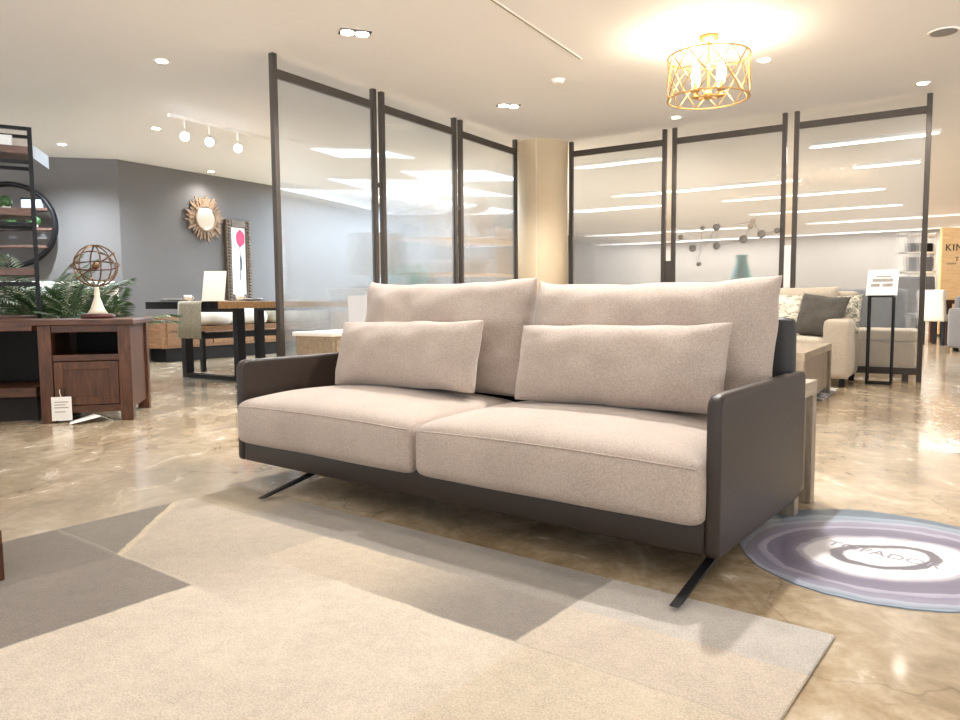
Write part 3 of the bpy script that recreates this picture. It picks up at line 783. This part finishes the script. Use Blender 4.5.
# ------------------------------------------------------------------ left hand shelving and cabinet
CA = .253
cb0 = Vector((-3.109, 5.179, 0)); F_ = fr_(cb0, CA)
cab = thing('pier_cabinet', 'dark walnut cabinet with open niche and panel door', 'cabinet', cb0, CA)
cw, cd, ch = .60, .72, .735
obj('top', MB().span(-.03, cw+.03, -.03, cd+.02, ch-.04, ch), M['darkwoodx'], cab, bevel=.006)
for x in (0, cw-.085):
    for y in (0, cd-.085): obj('post', MB().span(x, x+.085, y, y+.085, 0, ch-.04), M['darkwood'], cab, bevel=.004)
for x in (.02, cw-.04): obj('side_panel', MB().span(x, x+.02, .085, cd-.085, .08, ch-.04), M['darkwood'], cab)
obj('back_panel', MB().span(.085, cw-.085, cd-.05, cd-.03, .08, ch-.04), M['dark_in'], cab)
for z0, z1 in ((ch-.09, ch-.04), (.44, .485), (.07, .12)): obj('rail', MB().span(.085, cw-.085, .01, .06, z0, z1), M['darkwoodx'], cab, bevel=.003)
obj('shelf', MB().span(.085, cw-.085, .06, cd-.05, .44, .46), M['darkwoodx'], cab)
obj('cabinet_floor', MB().span(.085, cw-.085, .06, cd-.05, .09, .11), M['darkwoodx'], cab)
dr = obj('door', MB().span(.09, cw-.09, .018, .035, .125, .435), M['darkwood'], cab)
mb = MB()
mb.span(.09, .15, .006, .02, .125, .435).span(cw-.15, cw-.09, .006, .02, .125, .435).span(.15, cw-.15, .006, .02, .125, .18).span(.15, cw-.15, .006, .02, .38, .435)
obj('door_frame', mb, M['darkwood'], dr, bevel=.003)
obj('knob', MB().sphere((.125, -.004, .25), .012), M['brass'], dr)
# tag and dropped paper
t = thing('price_tag', 'white price tag hanging from the walnut cabinet door', 'tag', F_(.135, -.014, .02), CA)
obj('tag_card', MB().span(-.065, .065, -.002, .002, 0, .17), M['paper'], t)
mb = MB()
for k, z in enumerate((.13, .11, .09, .06)): mb.span(-.045, .045-.02*(k % 2), -.003, -.0021, z, z+.006)
obj('print', mb, M['inkgrey'], t)
obj('string', MB().tube([(0, 0, .168), (-.008, -.004, .2), (-.01, .01, .235)], .003, 5), M['paper'], t)
mb = MB(); q = [(0, .03, .002), (.15, .07, .05), (.24, -.02, .045), (.06, -.11, .004)]
mb.quad([Vector(p) for p in q]); mb.quad([Vector(p) for p in ((.15, .07, .05), (.30, .03, .003), (.24, -.02, .045))])
o = tag(obj('paper_slip', mb, M['paper'], loc=(-2.95, 5.22, .001), rz=.1), 'folded white paper slip on the floor under the walnut cabinet', 'paper')
o.modifiers.new('thick', 'SOLIDIFY').thickness = .002
# media bench to the left
t = thing('media_bench', 'dark walnut media bench with open shelf left of the walnut cabinet', 'bench', F_(-.06, .12), CA)
obj('top', MB().span(-1.3, 0, -.02, .6, .655, .735), M['darkwoodx'], t, bevel=.005)
obj('lower_shelf', MB().span(-1.3, 0, 0, .58, .18, .25), M['darkwoodx'], t, bevel=.005)
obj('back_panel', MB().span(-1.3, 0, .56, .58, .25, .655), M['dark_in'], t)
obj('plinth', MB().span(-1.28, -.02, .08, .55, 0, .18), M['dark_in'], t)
for x in (-1.3, -.66): obj('divider', MB().span(x, x+.04, .03, .56, .25, .655), M['darkwood'], t)
# iron shelf tower behind
tw = thing('shelf_tower', 'tall black iron shelf tower with smoked wood shelves behind the media bench', 'shelf', (-4.10, 6.10, 0), .54)
tw_w, tw_d, tw_h = .80, .36, 2.32
for x in (-tw_w/2, tw_w/2):
    for y in (0, tw_d): obj('post', MB().span(x-.017, x+.017, y-.017, y+.017, 0, tw_h), M['black'], tw, bevel=.002)
mb = MB()
for y in (0, tw_d): mb.span(-tw_w/2, tw_w/2, y-.014, y+.014, tw_h-.028, tw_h)
for x in (-tw_w/2, tw_w/2): mb.span(x-.014, x+.014, 0, tw_d, tw_h-.028, tw_h)
obj('top_frame', mb, M['black'], tw)
for z in (2.16, 1.645, 1.15, .75, .3):
    obj('shelf', MB().span(-tw_w/2+.017, tw_w/2-.017, -.012, tw_d+.012, z-.06, z), M['shelfwood'], tw, bevel=.003)
    mb = MB()
    zz = z-.13
    for y in (0, tw_d): mb.span(-tw_w/2, tw_w/2, y-.014, y+.014, zz-.015, zz+.015)
    for x in (-tw_w/2, tw_w/2): mb.span(x-.014, x+.014, 0, tw_d, zz-.015, zz+.015)
    obj('shelf_bearer', mb, M['black'], tw)
TW = fr_(Vector((-4.10, 6.10, 0)), .54)
t = thing('storage_box', 'white storage box on the top shelf of the iron tower', 'box', TW(.1, .18, 2.16), .54)
obj('body', MB().span(-.17, .17, -.09, .09, 0, .085), M['plastic'], t, bevel=.004); obj('lid', MB().span(-.175, .175, -.095, .095, .085, .1), M['plastic'], t, bevel=.003)
mb = MB().span(0, .11, -.003, .003, -.09, .02)
for vv in mb.bm.verts: vv.co.z -= vv.co.x*.75
tag(obj('shelf_card', mb, M['bluecard'], loc=TW(.42, .0, 2.16), rz=.54), 'pale blue card sticking out from the iron shelf tower', 'card')
# ring shelf on the wall
W1d = (A2-A1).normalized(); W1n = Vector((-W1d.y, W1d.x, 0))
ra = math.atan2(W1d.y, W1d.x)
rg = thing('ring_shelf', 'large round black metal ring shelf by the left wall', 'shelf', A2 - W1d*1.29 - W1n*.2 + Vector((0, 0, 1.895)), ra)
Rg = .535
mb = MB()
for y in (-.03, .03): mb.tube([(Rg*math.cos(2*PI*k/48), y, Rg*math.sin(2*PI*k/48)) for k in range(48)], .03, 8, closed=True)
obj('ring', mb, M['black'], rg, smooth=True)
for z in (.22, -.04, -.27):
    w = math.sqrt(Rg**2-z**2)-.02
    obj('shelf', MB().span(-w, w, -.09, .09, z-.032, z), M['shelfwood'], rg)
obj('wall_rod', MB().tube([(0, .11, Rg), (0, .2, Rg)], .01, 6), M['black'], rg)
RG = fr_(Vector(rg.location), ra)
def succulent(p, r, label):
    t = thing('potted_succulent', label, 'plant', p, 0, 'small round green plants')
    obj('pot', MB().lathe([(r*.6, 0), (r*.8, r*.7), (r*.7, r*.7), (r*.1, r*.55)], 16), M['pot'], t, smooth=True)
    mb = MB().sphere((0, 0, r*1.15), r, 3)
    for vv in mb.bm.verts: vv.co += noise.noise_vector(vv.co*60)*r*.18
    obj('foliage', mb, M['green'], t, smooth=False)
succulent(TW(-.02, .14, 1.645), .055, 'round green plant on the iron tower, farther from its right post')
succulent(TW(.2, .14, 1.645), .055, 'round green plant on the iron tower, next to its right post')
succulent(RG(-.28, 0, -.04), .075, 'green plant on the middle board of the ring shelf, nearest its left end')
succulent(RG(0, 0, -.04), .07, 'green plant at the centre of the middle board of the ring shelf')
succulent(RG(.27, 0, -.04), .085, 'green plant on the middle board of the ring shelf, outside the tower post')
t = thing('storage_box', 'blue grey box on the top board of the ring shelf', 'box', RG(.28, 0, .22), ra)
obj('body', MB().span(-.12, .12, -.08, .08, 0, .11), M['bluecard'], t, bevel=.004)
obj('lid', MB().span(-.125, .125, -.085, .085, .11, .13), M['black'], t)
# palms
def palm(p, label, nf, L, seed, azs=None, h0=.5):
    rnd = random.Random(seed)
    t = thing('potted_palm', label, 'plant', p, 0)
    obj('pot', MB().lathe([(.13, 0), (.17, .3), (.18, .32), (.15, .32), (.02, .29)], 20), M['pot'], t, smooth=True)
    st_, fo = MB(), MB()
    for i in range(nf):
        az = rnd.uniform(0, 2*PI) if not azs else azs[i % len(azs)]+rnd.uniform(-.25, .25)
        Lf = L*rnd.uniform(.75, 1.1); lean = rnd.uniform(.25, .95)
        d = Vector((math.cos(az), math.sin(az), 0)); pts = []
        for k in range(15):
            s = k/14
            pts.append(Vector((0, 0, .28)) + d*(Lf*lean*s**1.4) + Vector((0, 0, Lf*(1.05*s-.55*lean*s**2.6))))
        st_.tube(pts, [.008*(1-.75*k/14) for k in range(15)], 5)
        side = Vector((-d.y, d.x, 0))
        for k in range(22):
            s = .3+.7*k/21; f = s*14; a = min(int(f), 13); q = pts[a].lerp(pts[a+1], f-a); tg = (pts[a+1]-pts[a]).normalized()
            ll = .24*L*math.sin(PI*min(1, (s-.18)/.85))**.7*rnd.uniform(.85, 1.1)+.02
            for sg in (-1, 1):
                dr_ = (side*sg*.85 + tg*.75 + Vector((0, 0, -.12))).normalized()
                wv = tg.cross(dr_).cross(dr_).normalized()*.0095
                tip = q+dr_*ll+Vector((0, 0, -.16*ll)); md = q+dr_*ll*.5
                fo.quad([q-wv*.4, md-wv, tip, md+wv])
    obj('stems', st_, M['stem'], t, smooth=True); obj('fronds', fo, M['palm'], t)
    return t
palm((-4.05, 7.15, 0), 'potted palm behind the iron shelf tower', 22, 1.05, 3)
palm((-3.42, 6.6, 0), 'potted palm behind the walnut cabinet', 20, .76, 12)
palm((-4.75, 7.75, 0), 'larger potted palm nearest the left wall', 20, 1.25, 21)
# white loveseat behind the palms
t = thing('loveseat', 'white loveseat behind the palms by the left wall', 'sofa', (-5.15, 8.75, 0), ra)
obj('base', rbox(1.5, .75, .4, .05, n=8), M['whitefab'], t, loc=(0, 0, .06), smooth=True)
obj('backrest', rbox(1.5, .2, .72, .06, n=8), M['whitefab'], t, loc=(0, .27, .4), smooth=True)
for x in (-.73, .73): obj('armrest', rbox(.18, .78, .62, .06, n=8), M['whitefab'], t, loc=(x, 0, .06), smooth=True)
for x in (-.8, .8):
    for y in (-.3, .3): obj('leg', MB().span(x-.03, x+.03, y-.03, y+.03, 0, .08), M['black'], t)
# armillary sphere ornament
am = thing('armillary_sphere', 'brass armillary sphere ornament on the walnut cabinet', 'ornament', F_(.30, .42, ch), .2)
obj('base', MB().lathe([(.115, 0), (.12, .02), (.10, .035), (.03, .04)], 24), M['maroon'], am, smooth=True)
obj('stand', MB().lathe([(.075, .035), (.05, .07), (.02, .16), (.018, .2), (.014, .24)], 20), M['cream'], am, smooth=True)
zc = .40
for tx_, ty_, r, m_ in ((90, 0, .155, 'brass'), (90, 60, .15, 'brass'), (14, 10, .165, 'maroon'), (90, 120, .145, 'brass'), (55, 30, .14, 'brass')):
    mb = MB().tube([(r*math.cos(2*PI*k/40), r*math.sin(2*PI*k/40), 0) for k in range(40)], .0055, 6, closed=True)
    mb.move(Matrix.Translation((0, 0, zc)) @ Matrix.Rotation(R(ty_), 4, 'Z') @ Matrix.Rotation(R(tx_), 4, 'X'))
    obj('ring', mb, M[m_], am, smooth=True)
obj('arrow', MB().tube([(-.14, 0, zc-.10), (.14, 0, zc+.10)], .006, 6).sphere((0, 0, zc), .03, 2), M['brass'], am, smooth=True)
# low dark table at the left edge
t = thing('coffee_table', 'low dark wood table cut off at the left edge, on the rug', 'table', (-1.452, 2.187, .0125), SA)
obj('table_top', MB().span(-.9, 0, -.9, 0, .115, .155), M['darkwoodx'], t, bevel=.004)
for x in (-.9, -.05):
    for y in (-.9, -.05): obj('leg', MB().span(x, x+.05, y, y+.05, 0, .115), M['darkwood'], t, bevel=.002)

# ------------------------------------------------------------------ right background
t = thing('sign_board', 'honey plywood sign board with dark lettering at the right edge', 'sign', (9.95, 16.0, 0), -.02)
obj('board', MB().span(0, 2.6, 0, .08, .05, 2.34), M['ply'], t)
for x in (.1, 2.5): obj('foot', MB().span(x-.04, x+.04, -.2, .28, 0, .05), M['black'], t)
text('lettering', 'KIN', .215, M['ink'], t, (.07, -.004, 1.84), (R(90), 0, 0), ext=.003, spacing=1.12)
text('lettering', 'T', .13, M['ink'], t, (.29, -.004, 1.62), (R(90), 0, 0), ext=.003)
text('lettering', 'o l a b b', .06, M['ink'], t, (.12, -.004, 1.55), (R(90), 0, 0), ext=.003)
t = thing('display_shelf', 'white shelf with grey boxes in the far background, left of the sign board', 'shelf', (9.95, 17.2, 0), 0)
for z in (.4, 1.0, 1.45, 1.9, 2.3): obj('shelf', MB().span(-.1, .62, 0, .3, z-.04, z), M['white'], t)
for x in (-.1, .26, .6): obj('upright', MB().span(x, x+.03, .0, .3, 0, 2.34), M['white'], t)
for i, (x, z, h, l) in enumerate(((.08, 1.9, .2, 'dark box on the upper shelf left of the sign board'), (.4, 1.9, .2, 'dark box on the upper shelf next to the sign board'), (.08, 1.45, .33, 'tall grey box on the middle shelf left of the sign board'), (.4, 1.45, .33, 'tall grey box on the middle shelf next to the sign board'))):
    tag(obj('storage_box', MB().span(-.13, .13, -.1, .1, 0, h), M['black'] if h < .3 else M['greyfab'], loc=(9.95+x+.03, 17.33, z), bevel=.008), l, 'box', 'boxes on the far shelf')
def dchair(label, loc, rz, m, bh=.98):
    t = thing('dining_chair', label, 'chair', loc, rz, 'dining chairs in the far right background')
    obj('seat', rbox(.46, .46, .12, .04, n=6), m, t, loc=(0, 0, .42), smooth=True)
    mb = rbox(.46, .09, bh-.42, .035, n=6); mb.move(Matrix.Rotation(R(6), 4, 'X'))
    obj('backrest', mb, m, t, loc=(0, -.2, .42), smooth=True)
    for x in (-.18, .18):
        for y in (-.18, .18): obj('leg', MB().span(x-.025, x+.025, y-.025, y+.025, 0, .43), M['black'], t)
dchair('white slipcovered dining chair just right of the end screen post', (8.22, 13.2, 0), -1.1, M['whitefab'], .98)
dchair('white dining chair beyond the dark table top', (8.75, 14.3, 0), 2.6, M['whitefab'], .98)
dchair('tall grey dining chair by the sign board, farther from it', (8.55, 14.9, 0), 3.0, M['greyfab2'], 1.28)
dchair('tall grey dining chair by the sign board, closer to it', (9.05, 14.9, 0), 3.05, M['greyfab2'], 1.28)
dchair('dark grey dining chair cut by the right edge', (8.55, 12.6, 0), .3, M['greyfab2'], 1.1)
t = thing('dining_table', 'dark dining table in the right background among white chairs', 'table', (8.85, 13.4, 0), -.2)
obj('table_top', MB().span(-.55, 1.2, -.45, .45, .73, .80), M['darkwoodx'], t)
for x in (-.45, 1.1):
    for y in (-.35, .35): obj('leg', MB().span(x-.04, x+.04, y-.04, y+.04, 0, .73), M['darkwood'], t)
t = thing('armchair', 'dark grey upholstered armchair at the right edge of the view', 'armchair', (8.02, 11.15, 0), -.1)
obj('base', rbox(1.2, .75, .4, .05, n=8), M['greyfab2'], t, loc=(0, 0, .06), smooth=True)
obj('backrest', rbox(1.2, .2, .5, .05, n=8), M['greyfab2'], t, loc=(0, .35, .36), smooth=True)
for x in (-.6, .6): obj('armrest', rbox(.2, .85, .62, .05, n=8), M['greyfab2'], t, loc=(x, 0, .06), smooth=True)
for x in (-.6, .6):
    for y in (-.32, .32): obj('leg', MB().span(x-.03, x+.03, y-.03, y+.03, 0, .07), M['black'], t)

# ------------------------------------------------------------------ chandelier
cx_, cy_ = 1.748, 5.75
chd = thing('chandelier', 'gold lattice drum chandelier with candle bulbs on the ceiling', 'light', (cx_, cy_, CZ))
obj('canopy', MB().lathe([(.02, -.05), (.07, -.03), (.075, 0)], 28), M['gold'], chd, smooth=True)
obj('rod', MB().tube([(0, 0, -.03), (0, 0, -.46)], .009, 8), M['gold'], chd)
ZT, ZB, RD = -.155, -.465, .30
for z in (ZT, ZB): obj('hoop', MB().tube([(RD*math.cos(2*PI*k/48), RD*math.sin(2*PI*k/48), z) for k in range(48)], .0065, 6, closed=True), M['gold'], chd, smooth=True)
mb = MB()
for k in range(12):
    for dr_ in (-1, 1):
        pts = []
        for j in range(9):
            a = 2*PI*(k+dr_*j/8*1.5)/12
            pts.append((RD*math.cos(a), RD*math.sin(a), ZB+(ZT-ZB)*j/8))
        mb.tube(pts, .0045, 5)
obj('lattice', mb, M['gold'], chd, smooth=True)
for k in range(4):
    mb = MB()
    a = PI*k/2+.5; c, s_ = math.cos(a), math.sin(a)
    mb.tube([(0, 0, -.44), (.08*c, .08*s_, -.455), (.13*c, .13*s_, -.43)], .007, 6)
    mb.lathe([(.03, -.43), (.035, -.42), (.016, -.415), (.016, -.36)], 14, (.13*c, .13*s_, 0))
    obj('candle_arm', mb, M['gold'], chd, smooth=True)
    obj('spoke', MB().tube([(0, 0, -.2), (RD*c, RD*s_, ZT)], .004, 5), M['gold'], chd)
mb = MB().lathe([(.02, -.47), (.035, -.45), (.03, -.42), (.01, -.40)], 16)
obj('hub', mb, M['gold'], chd, smooth=True)
LAMPS = []
for k in range(4):
    a = PI*k/2+.5; c, s_ = .13*math.cos(a), .13*math.sin(a)
    obj('bulb', MB().lathe([(.014, -.36), (.032, -.32), (.03, -.27), (.006, -.21)], 14, (c, s_, 0)), M['bulb'], chd, smooth=True)

# ------------------------------------------------------------------ ceiling fittings
def light(kind, name, loc, energy, color, **k):
    l = bpy.data.lights.new(name, kind); l.energy = energy; l.color = color
    for a, v_ in k.items(): setattr(l, a, v_)
    o = bpy.data.objects.new(name, l); COL.objects.link(o); o.location = loc; return o
WARM, NEUT, COOL = (1, .93, .84), (1, .975, .945), (.62, .81, 1)
for k in range(4):
    a = PI*k/2+.5
    light('POINT', 'chandelier_lamp', (cx_+.13*math.cos(a), cy_+.13*math.sin(a), CZ-.20), 9, (1, .88, .70), shadow_soft_size=.02)
def downlight(x, y, label, e=105, c=NEUT, r=.045, m='spot', ang=140, lamp=True, dz=0):
    t = thing('downlight', label, 'light', (x, y, CZ), 0, 'recessed ceiling downlights')
    obj('bezel', MB().lathe([(r, -.004), (r+.018, -.006), (r+.02, 0)], 24), M['white'], t, smooth=True)
    obj('lens', MB().lathe([(r, -.008), (r, -.002)], 24), M[m], t)
    if lamp:
        l = light('SPOT', 'downlight_lamp', (x, y, CZ-.03), e, c, spot_size=R(ang), spot_blend=.9, shadow_soft_size=r)
    return t
downlight(-2.591, 6.232, 'downlight in the bare ceiling left of the first screen')
downlight(-3.663, 8.57, 'downlight left of the three track spotlights')
downlight(-5.19, 9.381, 'downlight nearest the left wall, above the ring shelf', 420, (.80, .90, 1))
downlight(-4.053, 11.368, 'downlight close to the blue grey wall, right above the sunburst mirror', 40, NEUT)
downlight(2.383, 6.32, 'downlight just right of the chandelier', 130, WARM)
downlight(2.159, 8.238, 'downlight just below the chandelier, above the right row of screens', 80, WARM)
downlight(4.125, 7.019, 'downlight beside the top of the end screen post', 80, WARM)
def twin(x, y, rz, label, e=170):
    t = thing('twin_spot', label, 'light', (x, y, CZ), rz, 'twin square spotlights')
    obj('frame', MB().span(-.115, .115, -.06, .06, -.006, 0), M['black'], t)
    for dx in (-.055, .055):
        obj('lens', MB().lathe([(.05, -.012), (.05, -.006)], 20, (dx, 0, 0)), M['spot'], t)
        p = Vector((x, y, 0)) + Vector((math.cos(rz)*dx, math.sin(rz)*dx, CZ-.03))
        light('SPOT', 'twin_lamp', p, e, NEUT, spot_size=R(130), spot_blend=.8, shadow_soft_size=.04)
twin(-.906, 5.625, 0.35, 'twin spotlight on the ceiling before the first screens')
twin(.31, 7.70, .3, 'smaller looking twin spotlight on the ceiling before the beige column')
t = thing('smoke_detector', 'small white smoke detector on the ceiling near the long slot', 'detector', (.723, 6.84, CZ))
obj('body', MB().lathe([(.03, -.035), (.05, -.03), (.055, -.01)], 24), M['white'], t, smooth=True); obj('mount', MB().lathe([(.065, -.01), (.065, 0)], 24), M['white'], t)
t = thing('ceiling_speaker', 'round white ceiling speaker at the upper right', 'speaker', (3.49, 5.70, CZ))
obj('rim', MB().lathe([(.09, -.006), (.105, -.008), (.11, 0)], 32), M['white'], t, smooth=True); obj('grille', MB().lathe([(.09, -.007), (.09, 0)], 32), M['greycard'], t)
p0, p1 = Vector((.02, 4.93, CZ)), Vector((.843, 6.259, CZ)); d = p1-p0
t = thing('ceiling_slot', 'long thin slot running across the ceiling left of the chandelier', 'slot', p0, math.atan2(d.y, d.x))
obj('housing', MB().span(-.6, d.length, -.018, .018, -.004, 0), M['white'], t); obj('slit', MB().span(-.6, d.length-.01, -.008, .004, -.0055, -.003), M['greycard'], t)
# track with three heads on the left
p0, p1 = Vector((-3.22, 7.96, CZ)), Vector((-2.45, 9.25, CZ)); d = p1-p0; ta = math.atan2(d.y, d.x)
t = thing('light_track', 'white ceiling light track left of the first screen', 'track', p0, ta)
obj('rail', MB().span(0, d.length, -.016, .016, -.03, 0), M['white'], t); obj('power_feed', MB().span(-.05, .02, -.02, .02, -.035, 0), M['white'], t)
TK = fr_(p0, ta)
for s_, l in ((.14, 'track spotlight at the left end of the light track'), (.46, 'middle spotlight of the light track'), (.86, 'track spotlight on the light track nearest the first screen post')):
    hp_ = TK(s_, 0, -.03)
    h = thing('track_spotlight', l, 'light', hp_, math.atan2(hp_.y, hp_.x)-PI/2, 'spotlights on the ceiling track')
    obj('stem', MB().tube([(0, 0, 0), (0, 0, -.09)], .009, 8), M['white'], h)
    mb = MB().lathe([(.035, 0), (.05, .02), (.05, .13), (.03, .16)], 20); mb.move(Matrix.Translation((0, -.02, -.17)) @ Matrix.Rotation(R(-72), 4, 'X') @ Matrix.Translation((0, 0, -.08)))
    hd = obj('lamp_head', mb, M['white'], h, smooth=True)
    mb = MB().lathe([(.045, -.012), (.045, .0)], 20); mb.move(Matrix.Translation((0, -.02, -.17)) @ Matrix.Rotation(R(-72), 4, 'X') @ Matrix.Translation((0, 0, -.075)))
    obj('lens', mb, M['spotcool'], hd)
    light('SPOT', 'track_lamp', TK(s_, 0, -.30), 35, NEUT, spot_size=R(120), spot_blend=.9, shadow_soft_size=.05)
# linear lamps of the rest of the shop, beyond the screens
def linear(p, a, L, m, label, e, c, w=.10):
    t = thing('linear_light', label, 'light', p, a, 'linear ceiling lights beyond the screens')
    obj('housing', MB().span(-L/2-.02, L/2+.02, -w/2-.02, w/2+.02, -.03, 0), M['white'], t); obj('diffuser', MB().span(-L/2, L/2, -w/2, w/2, -.042, -.03), M[m], t)
    l = light('AREA', 'linear_lamp', p+Vector((0, 0, -.05)), e, c, shape='RECTANGLE', size=L, size_y=w); l.rotation_euler.z = a
G1 = 'linear ceiling light seen through the right row of screens'
for t_, n_, L in ((.0, 1.5, 1.2), (3.2, 1.9, 1.4), (.3, 4.7, 3.0), (3.2, 3.9, .8), (1.6, 6.6, 2.6), (-2.2, 6.4, 2.0), (1.6, 9.4, 2.8), (-3, 12.5, 4), (2.6, 12.5, 3.4), (-4, 16.2, 8), (4.5, 16.2, 8), (10, 6.0, 2)):
    linear(RW(t_, n_, CZ), RA, L, 'tube', G1, 44*L if n_ < 12 else 22*L, NEUT)
G2 = 'linear ceiling light seen through the left row of screens'
for s_, n_, L in ((3.3, 1.9, .7), (7.6, 4.5, 4.6), (5.6, 1.7, 1.2), (6.2, 3.1, 2.4)):
    linear(LF(s_, n_, CZ), LA, L, 'tubecool', G2, 85*L, COOL)
# lamps of the bay we stand in, overhead and behind the camera
for i, (x, y) in enumerate(((-1.6, 2.2), (1.0, .6), (-.6, -.6), (2.6, 2.6), (-2.6, 3.9), (-2.4, .2), (3.2, .2), (.35, 3.3))):
    downlight(x, y, 'downlight overhead, outside the view', 28 if y < 2.7 else 70, NEUT)
downlight(1.19, 3.69, 'downlight overhead, outside the view', 330, NEUT)

# ------------------------------------------------------------------ world, camera
w = bpy.data.worlds.new('world'); scene.world = w; w.use_nodes = True
nt = w.node_tree; bg = nt.nodes['Background']
tc = node(nt, 'ShaderNodeTexCoord'); sp = node(nt, 'ShaderNodeSeparateXYZ'); link(nt, tc.outputs['Generated'], sp.inputs[0])
gz = node(nt, 'ShaderNodeMapRange'); gz.inputs['From Min'].default_value = -.02; gz.inputs['From Max'].default_value = .02
link(nt, sp.outputs[2], gz.inputs['Value'])
link(nt, mix_c(nt, gz.outputs[0], (5.6, 5.8, 6.0, 1), (.6, .62, .65, 1)), bg.inputs[0])     # unseen glow added below to brighten the ceiling, pale sky above
bg.inputs[1].default_value = 1
cam = bpy.data.cameras.new('camera'); co = bpy.data.objects.new('camera', cam); COL.objects.link(co)
cam.sensor_width = 36; cam.lens = 737.6/960*36; cam.clip_start = .05; cam.clip_end = 200
pitch, roll = .0805, -.0074
fw = Vector((0, math.cos(pitch), -math.sin(pitch))); up = Vector((0, math.sin(pitch), math.cos(pitch))); rt = Vector((1, 0, 0))
r2 = rt*math.cos(roll)+up*math.sin(roll); u2 = up*math.cos(roll)-rt*math.sin(roll)
Mx = Matrix((r2, u2, -fw)).transposed().to_4x4(); Mx.translation = (0, 0, .85)
co.matrix_world = Mx
scene.camera = co
scene.view_settings.view_transform = 'Standard'; scene.view_settings.look = 'None'
scene.view_settings.exposure = .33; scene.view_settings.gamma = 1
cy = scene.cycles
cy.use_denoising = True; cy.max_bounces = 10; cy.diffuse_bounces = 5; cy.glossy_bounces = 4; cy.transmission_bounces = 8; cy.transparent_max_bounces = 8
cy.caustics_reflective = False; cy.caustics_refractive = False; cy.sample_clamp_indirect = 8
